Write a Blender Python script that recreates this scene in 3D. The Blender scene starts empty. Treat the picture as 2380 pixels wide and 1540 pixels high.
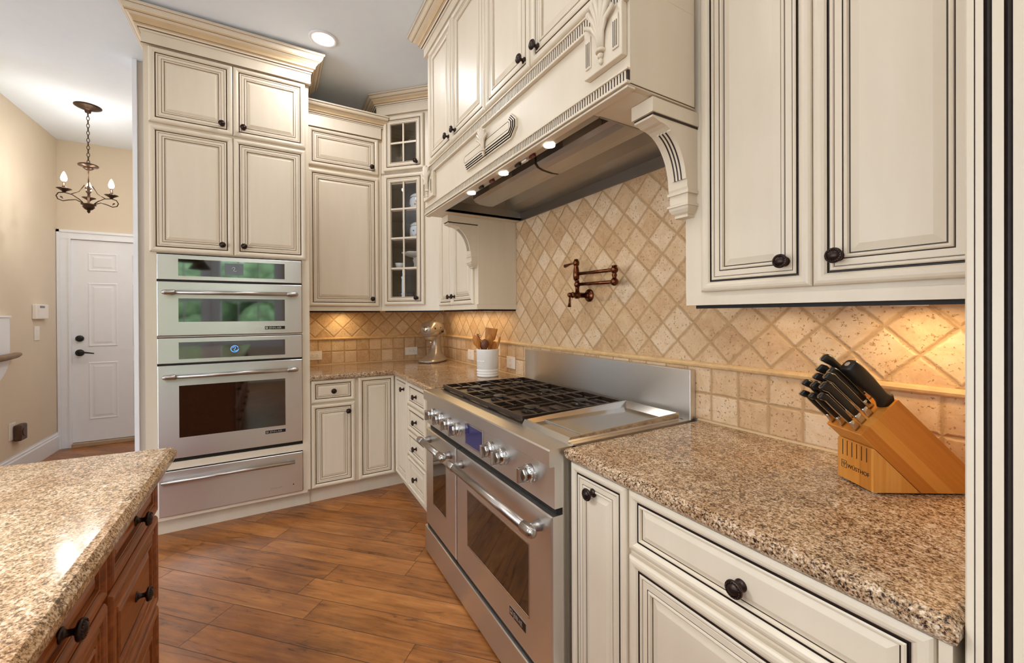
import bpy, bmesh, math, random
from mathutils import Vector, Matrix
random.seed(7)
SC = bpy.context.scene
COL = SC.collection

# ------------------------------------------------------------------ camera
F_PX, CX, CY = 955.0, 1190.0, 734.5
YAW, PIT, ROL = math.radians(59.7), math.radians(-.2), math.radians(-.26)
cd = bpy.data.cameras.new('camera'); cam = bpy.data.objects.new('camera', cd); COL.objects.link(cam)
cd.sensor_fit = 'HORIZONTAL'; cd.sensor_width = 36.0
cd.lens = F_PX / 2380 * 36.0
cd.shift_x = (1190 - CX) / 2380
cd.shift_y = (CY - 770) / 2380
cd.clip_start = .02
cam.matrix_world = Matrix.Translation((3.80, -1.447, 1.33)) @ Matrix.Rotation(YAW, 4, 'Z') @ \
    Matrix.Rotation(math.pi / 2 + PIT, 4, 'X') @ Matrix.Rotation(ROL, 4, 'Z')
SC.camera = cam

# ------------------------------------------------------------------ world, exposure
SC.view_settings.view_transform = 'Standard'
SC.view_settings.look = 'None'
SC.view_settings.exposure = -0.02
SC.view_settings.gamma = 1.0
SC.view_settings.use_curve_mapping = False
SC.cycles.use_denoising = True
SC.cycles.max_bounces = 9
SC.cycles.diffuse_bounces = 5
SC.cycles.glossy_bounces = 5
SC.cycles.sample_clamp_indirect = 6.0
W = bpy.data.worlds.new('world'); SC.world = W; W.use_nodes = True
wb = W.node_tree.nodes['Background']
wb.inputs[0].default_value = (.84, .93, 1.0, 1); wb.inputs[1].default_value = 6.6


def lamp(kind, name, loc, energy, color, size=.1, rot=(0, 0, 0), spot=None, shape='DISK', parent=None, size_y=None):
    l = bpy.data.lights.new(name, kind); l.energy = energy; l.color = color
    if kind == 'AREA':
        l.shape = shape; l.size = size
        if size_y: l.size_y = size_y
    else:
        l.shadow_soft_size = size
    if spot: l.spot_size = math.radians(spot); l.spot_blend = .6
    o = bpy.data.objects.new(name, l); o.location = loc; o.rotation_euler = rot; COL.objects.link(o)
    return o


WARM = (1.0, .70, .34); CANC = (.97, .97, 1.0)
CEIL = 3.12
CANS = [(.888, -1.151), (2.3, -1.5), (3.75, -1.3), (1.1, -3.0), (2.6, -3.0), (4.1, -3.0), (5.4, -1.2), (5.4, -3.0), (-.95, -1.45)]  # first is the visible can; the others are unseen, added for fill light
FILL_PEND = [(2.95, -2.2), (3.75, -2.2)]  # unseen pendants, added to throw fill light on the lower cabinets
for i, (x, y) in enumerate(CANS):
    lamp('AREA', 'can_lamp', (x, y, CEIL - .02), (8.5, 4.6, 5.0, 3.4, 3.4, 3.4, 3.4, 3.4, 13)[i], CANC, .14)
for (x, y) in FILL_PEND:
    lamp('SPOT', 'pendant_fill_lamp', (x, y, 1.90), 50, (.95, .97, 1), .07, (0, 0, 0), 152)
PUCKS = [(.13, -.95, 1.352, .8), (3.10, -.13, 1.345, .2), (3.43, -.13, 1.345, 1.05)]
for (x, y, z, e) in PUCKS:
    lamp('AREA', 'puck_lamp', (x, y, z), e, WARM, .06)
lamp('AREA', 'strip_lamp', (.78, -.12, 1.35), 2.0, WARM, 1.05, shape='RECTANGLE', size_y=.03)
for x in (1.877, 2.215, 2.561):
    lamp('AREA', 'hood_lamp', (x, -.566, 1.942), .8, (1, .86, .66), .04)

# ------------------------------------------------------------------ helpers
ROOT = {}


def tag(o, label=None, cat=None, group=None, kind=None):
    if label: o['label'] = label
    if cat: o['category'] = cat
    if group: o['group'] = group
    if kind: o['kind'] = kind
    return o


def thing(name, label, cat, loc=(0, 0, 0), rz=0.0, group=None):
    o = bpy.data.objects.new(name, None); COL.objects.link(o)
    o.empty_display_size = .05
    o.location = loc; o.rotation_euler = (0, 0, rz)
    tag(o, label, cat, group)
    ROOT[o] = Matrix.Translation(loc) @ Matrix.Rotation(rz, 4, 'Z')
    return o


class MB:
    def __init__(s, M=None):
        s.bm = bmesh.new(); s.M = M or Matrix.Identity(4); s.mi = 0; s.sm = False

    def v(s, p): return s.bm.verts.new(s.M @ Vector(p))

    def f(s, vs, mi=None, sm=None):
        try:
            fc = s.bm.faces.new(vs)
        except ValueError:
            return None
        fc.material_index = s.mi if mi is None else mi
        fc.smooth = s.sm if sm is None else sm
        return fc

    def box(s, x0, x1, y0, y1, z0, z1, b=0.0, mi=None, seg=2):
        x0, x1 = sorted((x0, x1)); y0, y1 = sorted((y0, y1)); z0, z1 = sorted((z0, z1))
        vs = [s.v((x, y, z)) for z in (z0, z1) for (x, y) in ((x0, y0), (x1, y0), (x1, y1), (x0, y1))]
        fs = [s.f([vs[i] for i in q], mi, False) for q in ((3, 2, 1, 0), (4, 5, 6, 7), (0, 1, 5, 4), (1, 2, 6, 5), (2, 3, 7, 6), (3, 0, 4, 7))]
        if b:
            es = list({e for fc in fs for e in fc.edges})
            r = bmesh.ops.bevel(s.bm, geom=es, offset=b, segments=seg, profile=.5, affect='EDGES')
            for fc in r['faces']: fc.smooth = False
        return s

    def loft(s, rings, caps=True, closed=True, sm=None, mi=None):
        R = [[s.v(p) for p in r] for r in rings]
        n = len(R[0])
        for a, b in zip(R, R[1:]):
            for i in range(n if closed else n - 1):
                j = (i + 1) % n
                s.f([a[i], a[j], b[j], b[i]], mi, sm)
        if caps:
            s.f(R[0][::-1], mi, False); s.f(R[-1], mi, False)
        return s

    def prism(s, pts, vec, mi=None, sm=False):
        a = [Vector(p) for p in pts]; d = Vector(vec)
        return s.loft([a, [p + d for p in a]], True, True, sm, mi)

    def lathe(s, prof, c=(0, 0, 0), ax=(0, 0, 1), seg=20, sm=True, mi=None, sx=1.0, sy=1.0):
        q = Vector((0, 0, 1)).rotation_difference(Vector(ax)).to_matrix()
        c = Vector(c); rings = []
        for r, z in prof:
            r = max(r, 1e-5)
            rings.append([c + q @ Vector((sx * r * math.cos(2 * math.pi * i / seg), sy * r * math.sin(2 * math.pi * i / seg), z)) for i in range(seg)])
        return s.loft(rings, True, True, sm, mi)

    def cyl(s, a, b, r, seg=14, r2=None, mi=None, sm=True):
        a, b = Vector(a), Vector(b)
        return s.lathe([(r, 0), (r if r2 is None else r2, (b - a).length)], a, b - a, seg, sm, mi)

    def ball(s, c, r, seg=14, mi=None, sz=1.0, ax=(0, 0, 1)):
        n = 8
        return s.lathe([(r * math.sin(math.pi * k / n), -r * sz * math.cos(math.pi * k / n)) for k in range(n + 1)], c, ax, seg, True, mi)

    def tube(s, pts, r, seg=10, mi=None, caps=True):
        P = [Vector(p) for p in pts]; n = len(P)
        rs = r if isinstance(r, (list, tuple)) else [r] * n
        t0 = (P[1] - P[0]).normalized()
        up = Vector((0, 0, 1)) if abs(t0.z) < .9 else Vector((1, 0, 0))
        x = t0.cross(up).normalized(); rings = []
        for i in range(n):
            t = (P[min(i + 1, n - 1)] - P[max(i - 1, 0)]).normalized()
            x = (x - t * x.dot(t)).normalized(); y = t.cross(x)
            rings.append([P[i] + rs[i] * (x * math.cos(2 * math.pi * k / seg) + y * math.sin(2 * math.pi * k / seg)) for k in range(seg)])
        return s.loft(rings, caps, True, True, mi)

    def sweep(s, path, prof, sgn=1, caps=True):
        """mitred moulding: path of (x,y); prof of (out,z[,mat])"""
        P = [Vector((p[0], p[1])) for p in path]; n = len(P); N = []
        for a, b in zip(P, P[1:]):
            d = (b - a).normalized(); N.append(Vector((d.y, -d.x)) * sgn)
        mit = []
        for i in range(n):
            if i == 0: mit.append(N[0])
            elif i == n - 1: mit.append(N[-1])
            else: mit.append((N[i - 1] + N[i]) / (1 + N[i - 1].dot(N[i])))
        R = [[s.v((P[i].x + mit[i].x * q[0], P[i].y + mit[i].y * q[0], q[1])) for q in prof] for i in range(n)]
        m = len(prof)
        for a, b in zip(R, R[1:]):
            for k in range(m - 1):
                s.f([a[k], b[k], b[k + 1], a[k + 1]], prof[k][2] if len(prof[k]) > 2 else 0, False)
        if caps:
            s.f(R[0], 0, False); s.f(R[-1][::-1], 0, False)
        return s

    def panel(s, O, U, N, w, h, prof, hole=False, scale=1.0):
        O, U, N = Vector(O), Vector(U).normalized(), Vector(N).normalized(); V = Vector((0, 0, 1))
        last = max(p[0] for p in prof)
        k = min(scale, .46 * min(w, h) / last)
        def ring(i, n): return [s.v(O + U * a + V * b + N * n) for a, b in ((i, i), (w - i, i), (w - i, h - i), (i, h - i))]
        rs = [ring(p[0] * k, p[1]) for p in prof]
        for q, (a, b) in enumerate(zip(rs, rs[1:])):
            mi = prof[q][2] if len(prof[q]) > 2 else 0
            for i in range(4):
                j = (i + 1) % 4
                s.f([a[i], a[j], b[j], b[i]], mi, False)
        if hole:
            a, b = rs[0], rs[-1]
            for i in range(4):
                j = (i + 1) % 4
                s.f([a[j], a[i], b[i], b[j]], 0, False)
        else:
            s.f(rs[-1], 0, False); s.f(rs[0][::-1], 0, False)
        return s

    def done(s, name, mats, parent=None, label=None, kind=None, cat=None, group=None):
        if parent is not None:
            inv = ROOT[parent].inverted()
            for vv in s.bm.verts: vv.co = inv @ vv.co
        me = bpy.data.meshes.new(name); s.bm.normal_update(); s.bm.to_mesh(me); s.bm.free()
        for m in (mats if isinstance(mats, (list, tuple)) else [mats]): me.materials.append(m)
        o = bpy.data.objects.new(name, me); COL.objects.link(o)
        if parent is not None:
            o.parent = parent; ROOT[o] = ROOT[parent]
        else:
            ROOT[o] = Matrix.Identity(4)
        tag(o, label, cat, group, kind)
        return o


def place(me, name, parent, M, label=None):
    o = bpy.data.objects.new(name, me); COL.objects.link(o)
    o.parent = parent; o.matrix_local = ROOT[parent].inverted() @ M
    ROOT[o] = ROOT[parent]
    if label: o['label'] = label
    return o


def frame_mat(O, N):
    """matrix whose +Z is N (horizontal normal), +Y up"""
    N = Vector(N).normalized(); V = Vector((0, 0, 1)); U = V.cross(N)
    m = Matrix((U, V, N)).transposed().to_4x4(); m.translation = Vector(O)
    return m


def text_mesh(body, size, depth=.0004, align='LEFT'):
    c = bpy.data.curves.new('lettering', 'FONT'); c.body = body; c.size = size; c.extrude = depth; c.align_x = align; c.resolution_u = 3
    o = bpy.data.objects.new('lettering', c); COL.objects.link(o)
    dg = bpy.context.evaluated_depsgraph_get()
    me = bpy.data.meshes.new_from_object(o.evaluated_get(dg))
    bpy.data.objects.remove(o); bpy.data.curves.remove(c)
    me.name = 'lettering'
    return me


# ------------------------------------------------------------------ materials
def s2l(c):
    return tuple(((v / 255) / 12.92 if v / 255 <= .04045 else ((v / 255 + .055) / 1.055) ** 2.4) for v in c) + (1,)


class NT:
    def __init__(s, name):
        s.m = bpy.data.materials.new(name); s.m.use_nodes = True
        s.t = s.m.node_tree; s.p = s.t.nodes['Principled BSDF']

    def n(s, typ, **kw):
        nd = s.t.nodes.new('ShaderNode' + typ)
        for k, val in kw.items(): setattr(nd, k, val)
        return nd

    def l(s, a, b): s.t.links.new(a, b)

    def val(s, x, sock):
        if isinstance(x, (int, float)): sock.default_value = x
        else: s.l(x, sock)

    def m_(s, op, a, b=0.0, c=0.0):
        nd = s.n('Math', operation=op); s.val(a, nd.inputs[0]); s.val(b, nd.inputs[1]); s.val(c, nd.inputs[2])
        return nd.outputs[0]

    def comb(s, x, y, z):
        nd = s.n('CombineXYZ')
        for i, q in enumerate((x, y, z)): s.val(q, nd.inputs[i])
        return nd.outputs[0]

    def pos(s):
        g = s.n('NewGeometry'); q = s.n('SeparateXYZ'); s.l(g.outputs['Position'], q.inputs[0])
        return g.outputs['Position'], q.outputs[0], q.outputs[1], q.outputs[2]

    def objpos(s):
        g = s.n('TexCoord'); q = s.n('SeparateXYZ'); s.l(g.outputs['Object'], q.inputs[0])
        return g.outputs['Object'], q.outputs[0], q.outputs[1], q.outputs[2]

    def noise(s, vec, scale, detail=3, rough=.55, dist=0.0):
        nd = s.n('TexNoise'); nd.inputs['Scale'].default_value = scale; nd.inputs['Detail'].default_value = detail
        nd.inputs['Roughness'].default_value = rough; nd.inputs['Distortion'].default_value = dist
        if vec is not None: s.l(vec, nd.inputs['Vector'])
        return nd.outputs[0]

    def white(s, vec):
        nd = s.n('TexWhiteNoise', noise_dimensions='3D'); s.l(vec, nd.inputs['Vector']); return nd.outputs[0]

    def ramp(s, fac, stops):
        nd = s.n('ValToRGB'); e = nd.color_ramp.elements
        while len(e) < len(stops): e.new(.5)
        for el, (p, c) in zip(e, stops): el.position = p; el.color = c
        s.val(fac, nd.inputs[0]); return nd.outputs[0]

    def mix(s, fac, a, b, blend='MIX'):
        nd = s.n('MixRGB', blend_type=blend)
        s.val(fac, nd.inputs[0])
        for i, q in ((1, a), (2, b)):
            if isinstance(q, tuple): nd.inputs[i].default_value = q
            else: s.l(q, nd.inputs[i])
        return nd.outputs[0]

    def bump(s, h, strength=.3, dist=.01):
        nd = s.n('Bump'); nd.inputs['Strength'].default_value = strength; nd.inputs['Distance'].default_value = dist
        s.l(h, nd.inputs['Height']); s.l(nd.outputs[0], s.p.inputs['Normal'])

    def set(s, col=None, rough=None, metal=None, coat=None, spec=None, emit=None, es=None, trans=None, ior=None):
        P = s.p.inputs
        if col is not None:
            if isinstance(col, tuple): P['Base Color'].default_value = col
            else: s.l(col, P['Base Color'])
        if rough is not None: s.val(rough, P['Roughness'])
        if metal is not None: P['Metallic'].default_value = metal
        if coat is not None: P['Coat Weight'].default_value = coat; P['Coat Roughness'].default_value = .08
        if spec is not None: P['Specular IOR Level'].default_value = spec
        if emit is not None: P['Emission Color'].default_value = emit; P['Emission Strength'].default_value = es
        if trans is not None: P['Transmission Weight'].default_value = trans
        if ior is not None: P['IOR'].default_value = ior
        return s.m


def plain(name, rgb, rough=.5, metal=0.0, var=.06, scale=14, coat=None, bump=0.0, spec=None):
    t = NT(name); p, x, y, z = t.pos()
    c = s2l(rgb); n = t.noise(p, scale, 3)
    lo = tuple(v * (1 - var) for v in c[:3]) + (1,); hi = tuple(min(1, v * (1 + var)) for v in c[:3]) + (1,)
    col = t.ramp(n, [(.3, lo), (.7, hi)])
    if bump: t.bump(t.noise(p, 220, 2), bump, .002)
    return t.set(col, rough, metal, coat, spec)


def m_cream():
    t = NT('glazed_cream_paint'); p, x, y, z = t.pos()
    n = t.noise(t.comb(t.m_('MULTIPLY', x, 9.0), t.m_('MULTIPLY', y, 9.0), t.m_('MULTIPLY', z, 1.2)), 2.2, 4)
    col = t.ramp(n, [(.3, s2l((219, 206, 184))), (.7, s2l((223, 210, 189)))])
    return t.set(col, .38, 0, None, .5)


def m_steel(name='brushed_steel', rough=.34, col=(.72, .705, .69, 1), k=.10):
    t = NT(name); p, x, y, z = t.pos()
    st = t.comb(t.m_('MULTIPLY', x, 2.0), t.m_('MULTIPLY', y, 2.0), t.m_('MULTIPLY', z, 900.0))
    n = t.noise(st, 1.0, 2)
    r = t.m_('ADD', t.m_('MULTIPLY', n, .06), rough - .03)
    t.p.inputs['Anisotropic'].default_value = .8
    t.l(t.comb(.03, .25, 1.0), t.p.inputs['Tangent'])
    return t.set(col, r, 1.0)


def m_tile(name, axis, square, off):
    t = NT(name); p, x, y, z = t.pos()
    h = x if axis == 'x' else y
    warp = t.noise(p, 9, 2); chip = t.noise(p, 55, 3)
    w1 = t.m_('MULTIPLY', t.m_('SUBTRACT', warp, .5), .006)
    u = t.m_('ADD', t.m_('SUBTRACT', h, off[0]), w1); q = t.m_('ADD', t.m_('SUBTRACT', z, off[1]), w1)
    if square:
        a = t.m_('DIVIDE', u, .1045); b = t.m_('DIVIDE', q, .1045); pitch = .1045
    else:
        a = t.m_('DIVIDE', t.m_('ADD', u, q), .1475); b = t.m_('DIVIDE', t.m_('SUBTRACT', u, q), .1475); pitch = .1043
    def edge(v): return t.m_('MULTIPLY', t.m_('SUBTRACT', .5, t.m_('ABSOLUTE', t.m_('SUBTRACT', t.m_('FRACT', v), .5))), pitch)
    d = t.m_('MINIMUM', edge(a), edge(b))
    d = t.m_('ADD', d, t.m_('MULTIPLY', t.m_('SUBTRACT', chip, .5), .0065))
    mr = t.n('MapRange'); t.l(d, mr.inputs[0]); mr.inputs[1].default_value = .0018; mr.inputs[2].default_value = .0052
    tile = mr.outputs[0]
    ident = t.comb(t.m_('FLOOR', a), t.m_('FLOOR', b), 3.0)
    rnd = t.white(ident)
    shift = t.n('VectorMath', operation='ADD'); t.l(p, shift.inputs[0])
    sc = t.n('VectorMath', operation='SCALE'); t.l(t.comb(rnd, t.white(t.comb(rnd, 2.0, 5.0)), rnd), sc.inputs[0]); sc.inputs['Scale'].default_value = 9.0
    t.l(sc.outputs[0], shift.inputs[1])
    blot = t.noise(shift.outputs[0], 15, 6, .68, .8)
    base = t.ramp(t.m_('ADD', t.m_('MULTIPLY', rnd, .30), t.m_('MULTIPLY', blot, .76)),
                  [(.22, s2l((176, 138, 100))), (.45, s2l((201, 166, 126))), (.62, s2l((213, 184, 148))), (.85, s2l((226, 205, 178)))])
    pits = t.noise(shift.outputs[0], 120, 3, .6)
    pm = t.n('MapRange'); t.l(pits, pm.inputs[0]); pm.inputs[1].default_value = .30; pm.inputs[2].default_value = .40
    pit = pm.outputs[0]
    base = t.mix(pit, s2l((150, 112, 76)), base)
    col = t.mix(tile, s2l((180, 146, 104)), base)
    mr2 = t.n('MapRange'); t.l(d, mr2.inputs[0]); mr2.inputs[1].default_value = .001; mr2.inputs[2].default_value = .009
    mr2.interpolation_type = 'SMOOTHSTEP'
    hgt = t.m_('ADD', t.m_('MULTIPLY', mr2.outputs[0], 1.0), t.m_('ADD', t.m_('MULTIPLY', pit, .25), t.m_('MULTIPLY', blot, .35)))
    t.bump(hgt, .75, .005)
    return t.set(col, .48, 0, None, .4)


def m_granite(name='granite', light=False):
    t = NT(name); p, x, y, z = t.pos()
    wn = t.n('TexNoise'); wn.inputs['Scale'].default_value = 60; t.l(p, wn.inputs['Vector'])
    add = t.n('VectorMath', operation='ADD'); t.l(p, add.inputs[0])
    sc = t.n('VectorMath', operation='SCALE'); t.l(wn.outputs[1], sc.inputs[0]); sc.inputs['Scale'].default_value = .006; t.l(sc.outputs[0], add.inputs[1])
    vo = t.n('TexVoronoi'); vo.inputs['Scale'].default_value = 330; t.l(add.outputs[0], vo.inputs['Vector'])
    sr = t.n('SeparateXYZ'); t.l(vo.outputs['Color'], sr.inputs[0])
    n1 = t.noise(p, 240, 3, .7); n2 = t.noise(p, 85, 4, .6, .4); big = t.noise(p, 20, 3)
    fac = t.m_('ADD', t.m_('MULTIPLY', n1, 1.5), t.m_('ADD', t.m_('MULTIPLY', n2, .9), t.m_('ADD', t.m_('MULTIPLY', big, .3), t.m_('MULTIPLY', sr.outputs[0], .30))))
    fac = t.m_('SUBTRACT', t.m_('MULTIPLY', fac, 1.12), 1.14)
    col = t.ramp(fac, [(.24, s2l((38, 34, 34))), (.34, s2l((88, 72, 60))), (.45, s2l((146, 116, 86))), (.58, s2l((176, 146, 112))), (.72, s2l((194, 170, 140))), (.88, s2l((216, 202, 186)))])
    if light: col = t.mix(.14, col, s2l((206, 176, 138)))  # same stone; its bright grazing reflection is mixed into the colour
    gold = t.m_('MULTIPLY', t.m_('SUBTRACT', t.noise(p, 7, 3), .42), 1.4)
    g = t.n('Clamp'); t.l(gold, g.inputs[0]); g.inputs[2].default_value = .4
    col = t.mix(g.outputs[0], col, s2l((196, 146, 84)), 'MULTIPLY')
    return t.set(col, .13, 0, None, .55)


def m_floor():
    t = NT('hardwood_planks'); p, x, y, z = t.pos()
    along = t.m_('MULTIPLY', t.m_('ADD', x, y), .70711); acr = t.m_('MULTIPLY', t.m_('SUBTRACT', y, x), .70711)
    r = t.m_('DIVIDE', t.m_('ADD', acr, 2.333), .127); row = t.m_('FLOOR', r)
    rr = t.white(t.comb(row, 1.0, 1.0))
    a = t.m_('ADD', t.m_('DIVIDE', along, .92), t.m_('MULTIPLY', rr, 7.0)); plank = t.m_('FLOOR', a)
    rnd = t.white(t.comb(row, plank, 4.0))
    def edge(v, w): return t.m_('MULTIPLY', t.m_('SUBTRACT', .5, t.m_('ABSOLUTE', t.m_('SUBTRACT', t.m_('FRACT', v), .5))), w)
    d = t.m_('MINIMUM', edge(r, .127), edge(a, .92))
    seam = t.n('MapRange'); t.l(d, seam.inputs[0]); seam.inputs[1].default_value = .0006; seam.inputs[2].default_value = .0022
    gv = t.comb(t.m_('ADD', t.m_('MULTIPLY', along, 2.2), t.m_('MULTIPLY', rnd, 30.0)), t.m_('MULTIPLY', acr, 26.0), rnd)
    grain = t.noise(gv, 1.6, 5, .6, .8)
    blot = t.noise(t.comb(t.m_('ADD', along, t.m_('MULTIPLY', rnd, 13.0)), t.m_('MULTIPLY', acr, 2.4), rnd), 3.2, 4, .6, .5)
    fac = t.m_('ADD', t.m_('MULTIPLY', grain, .50), t.m_('ADD', t.m_('MULTIPLY', blot, .46), t.m_('MULTIPLY', rnd, .12)))
    col = t.ramp(fac, [(.28, s2l((66, 38, 18))), (.40, s2l((114, 68, 32))), (.55, s2l((156, 98, 48))), (.76, s2l((194, 130, 70)))])
    kv = t.comb(t.m_('ADD', t.m_('MULTIPLY', along, 2.0), t.m_('MULTIPLY', rnd, 17.0)), t.m_('MULTIPLY', acr, 7.0), rnd)
    kn = t.n('MapRange'); t.l(t.noise(kv, 3.0, 4, .65, 1.2), kn.inputs[0]); kn.inputs[1].default_value = .60; kn.inputs[2].default_value = .74; kn.inputs[4].default_value = .75
    col = t.mix(kn.outputs[0], col, s2l((58, 36, 22)))
    col = t.mix(seam.outputs[0], s2l((62, 32, 14)), col)
    scr = t.noise(t.comb(t.m_('MULTIPLY', along, 26.0), t.m_('MULTIPLY', acr, 7.0), rnd), 1.0, 2)
    t.bump(t.m_('ADD', t.m_('MULTIPLY', seam.outputs[0], .8), t.m_('ADD', t.m_('MULTIPLY', grain, .25), t.m_('MULTIPLY', scr, .45))), .30, .003)
    rg = t.m_('ADD', .22, t.m_('MULTIPLY', grain, .16))
    return t.set(col, rg, 0, None, .5)


def m_wood(name, stops, ax, rough=.35, sc=3.0, coat=None):
    t = NT(name); p, x, y, z = t.objpos()
    k = [22.0, 22.0, 22.0]; k[ax] = 1.6
    v = t.comb(t.m_('MULTIPLY', x, k[0]), t.m_('MULTIPLY', y, k[1]), t.m_('MULTIPLY', z, k[2]))
    n = t.noise(v, sc, 4, .6, .6)
    col = t.ramp(n, [(a, s2l(c)) for a, c in stops])
    return t.set(col, rough, 0, coat)


def m_block():
    t = NT('block_beech'); p, x, y, z = t.objpos()
    # laminated strips across the block depth, grain along the slant
    g = t.m_('MULTIPLY', t.m_('SUBTRACT', y, z), .7071); s_ = t.m_('MULTIPLY', t.m_('ADD', y, z), .7071)
    strip = t.white(t.comb(t.m_('FLOOR', t.m_('DIVIDE', s_, .026)), 2.0, 2.0))
    n = t.noise(t.comb(t.m_('MULTIPLY', s_, 160.0), t.m_('MULTIPLY', g, 7.0), t.m_('MULTIPLY', x, 60.0)), 1.0, 3)
    f = t.m_('ADD', t.m_('MULTIPLY', strip, .6), t.m_('MULTIPLY', n, .4))
    col = t.ramp(f, [(.12, s2l((168, 96, 26))), (.5, s2l((194, 120, 40))), (.88, s2l((218, 150, 66)))])
    return t.set(col, .38)


def m_wedge():
    t = NT('block_wedge_beech'); p, x, y, z = t.objpos()
    s_ = t.m_('ADD', x, y)
    strip = t.white(t.comb(t.m_('FLOOR', t.m_('DIVIDE', s_, .034)), 5.0, 2.0))
    n = t.noise(t.comb(t.m_('MULTIPLY', s_, 150.0), t.m_('MULTIPLY', y, 20.0), t.m_('MULTIPLY', z, 7.0)), 1.0, 3)
    f = t.m_('ADD', t.m_('MULTIPLY', strip, .6), t.m_('MULTIPLY', n, .4))
    col = t.ramp(f, [(.12, s2l((176, 106, 34))), (.5, s2l((200, 130, 50))), (.88, s2l((222, 164, 86)))])
    return t.set(col, .4)


def m_floral():
    t = NT('floral_china'); p, x, y, z = t.pos()
    vo = t.n('TexVoronoi'); vo.inputs['Scale'].default_value = 34; t.l(p, vo.inputs['Vector'])
    sr = t.n('SeparateXYZ'); t.l(vo.outputs['Color'], sr.inputs[0])
    hue = t.ramp(sr.outputs[0], [(.0, s2l((214, 120, 40))), (.3, s2l((60, 90, 170))), (.5, s2l((120, 140, 60))), (.7, s2l((220, 160, 50))), (.9, s2l((190, 90, 110)))])
    dot = t.m_('LESS_THAN', vo.outputs['Distance'], .30)
    zone = t.m_('GREATER_THAN', sr.outputs[1], .35)
    col = t.mix(t.m_('MULTIPLY', dot, zone), s2l((226, 230, 238)), hue)
    return t.set(col, .2)


def m_sticker():
    t = NT('printed_sticker'); p, x, y, z = t.objpos()
    row = t.m_('FRACT', t.m_('MULTIPLY', y, 110.0)); w = t.noise(t.comb(t.m_('MULTIPLY', x, 260.0), t.m_('FLOOR', t.m_('MULTIPLY', y, 110.0)), 0.0), 1.0, 1)
    f = t.m_('MULTIPLY', t.m_('GREATER_THAN', row, .5), t.m_('GREATER_THAN', w, .45))
    return t.set(t.mix(f, s2l((150, 142, 130)), s2l((70, 64, 58))), .5)


def m_emit(name, col, es, base=(0, 0, 0, 1)):
    return NT(name).set(base, .4, 0, None, None, col, es)


def m_glass():
    t = NT('clear_glass'); t.set((.95, .97, .97, 1), .0, 0, None, None, None, None, 1.0, 1.45)
    tr = t.n('BsdfTransparent'); tr.inputs[0].default_value = (.94, .95, .95, 1)
    gl = t.n('BsdfGlossy'); gl.inputs['Roughness'].default_value = .02
    mx = t.n('MixShader'); fr = t.n('LayerWeight'); fr.inputs[0].default_value = .25
    f2 = t.m_('ADD', t.m_('MULTIPLY', fr.outputs['Facing'], .3), .03)
    t.l(f2, mx.inputs[0]); t.l(tr.outputs[0], mx.inputs[1]); t.l(gl.outputs[0], mx.inputs[2])
    t.l(mx.outputs[0], t.t.nodes['Material Output'].inputs[0])
    return t.m


CREAM = m_cream()
GLAZE = plain('brown_glaze', (100, 73, 46), .5, var=.2, scale=60)
DGLZ = plain('dark_brown_glaze', (44, 32, 25), .5, var=.2, scale=60)
ANTQ = plain('antiqued_cream', (206, 180, 142), .4, var=.06)
CG = [CREAM, GLAZE, ANTQ]; CD = [CREAM, DGLZ]
STEEL = m_steel()
STEELD = m_steel('brushed_steel_dull', .36, (.52, .50, .48, 1), .08)
CHROME = plain('satin_chrome', (205, 203, 200), .16, 1.0, .02)
HANDLE = plain('satin_handle', (182, 176, 170), .3, 1.0, .03)
LINER = m_steel('galvanised_liner', .33, (.42, .41, .40, 1), .06)
BLACKG = plain('black_glass', (18, 15, 13), .04, 0, .1, spec=1.0)
BLACKG.node_tree.nodes['Principled BSDF'].inputs['IOR'].default_value = 1.75
BLACK = plain('black_plastic', (16, 15, 15), .38, 0, .15)
IRON = plain('cast_iron', (62, 50, 42), .36, .5, .2, 60)
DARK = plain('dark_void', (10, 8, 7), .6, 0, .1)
BRONZE = plain('oil_rubbed_bronze', (58, 46, 42), .34, .85, .35, 90)
COPPERB = plain('antique_copper_bronze', (104, 62, 42), .24, 1.0, .35, 40)
IRONB = plain('chandelier_bronze', (70, 52, 38), .42, .7, .2, 40)
TILE_RD = m_tile('travertine_diamonds', 'x', False, (2.678, 1.22))
TILE_RS = m_tile('travertine_squares', 'x', True, (2.829, 1.0225))
TILE_LD = m_tile('travertine_diamonds_side', 'y', False, (-.917, 1.22))
TILE_LS = m_tile('travertine_squares_side', 'y', True, (-.907, 1.0225))
BEAD = plain('travertine_bead', (208, 172, 122), .42, 0, .14, 40, bump=.1)
CAULK = plain('cream_caulk', (196, 170, 132), .6)
GRAN = m_granite(); GRAN_SHEEN = m_granite('sheen_tinted_granite', True)
FLOOR = m_floor()
CHERRY = m_wood('cherry_wood', [(.25, (104, 50, 18)), (.5, (140, 74, 30)), (.8, (166, 94, 44))], 0, .3)
CHGLZ = plain('dark_cherry_glaze', (38, 17, 8), .4)
BLOCK = m_block(); WEDGE = m_wedge()
SPOON = m_wood('spoon_wood', [(.2, (158, 92, 28)), (.8, (206, 138, 58))], 2, .5)
SPOOND = m_wood('dark_spoon_wood', [(.2, (84, 42, 20)), (.8, (120, 66, 32))], 2, .4)
CEILM = plain('ceiling_paint', (234, 244, 255), .9, 0, .01)
WALLY = plain('yellow_wall_paint', (220, 206, 185), .85, 0, .02, 3)
WALLG = plain('grey_wall_paint', (208, 200, 192), .85, 0, .02, 3)
WHITE = plain('white_trim_paint', (236, 238, 243), .4, 0, .01)
PLATE = plain('white_plate_plastic', (236, 230, 222), .35, 0, .02)
CERAM = plain('white_ceramic', (232, 228, 222), .18, 0, .02)
MIXP = plain('mixer_champagne_enamel', (168, 157, 147), .3, .5, .04, coat=.4)
GLASS = m_glass()
SPIRIT = m_emit('lamp_lens', (1, .95, .86, 1), 9)
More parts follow.
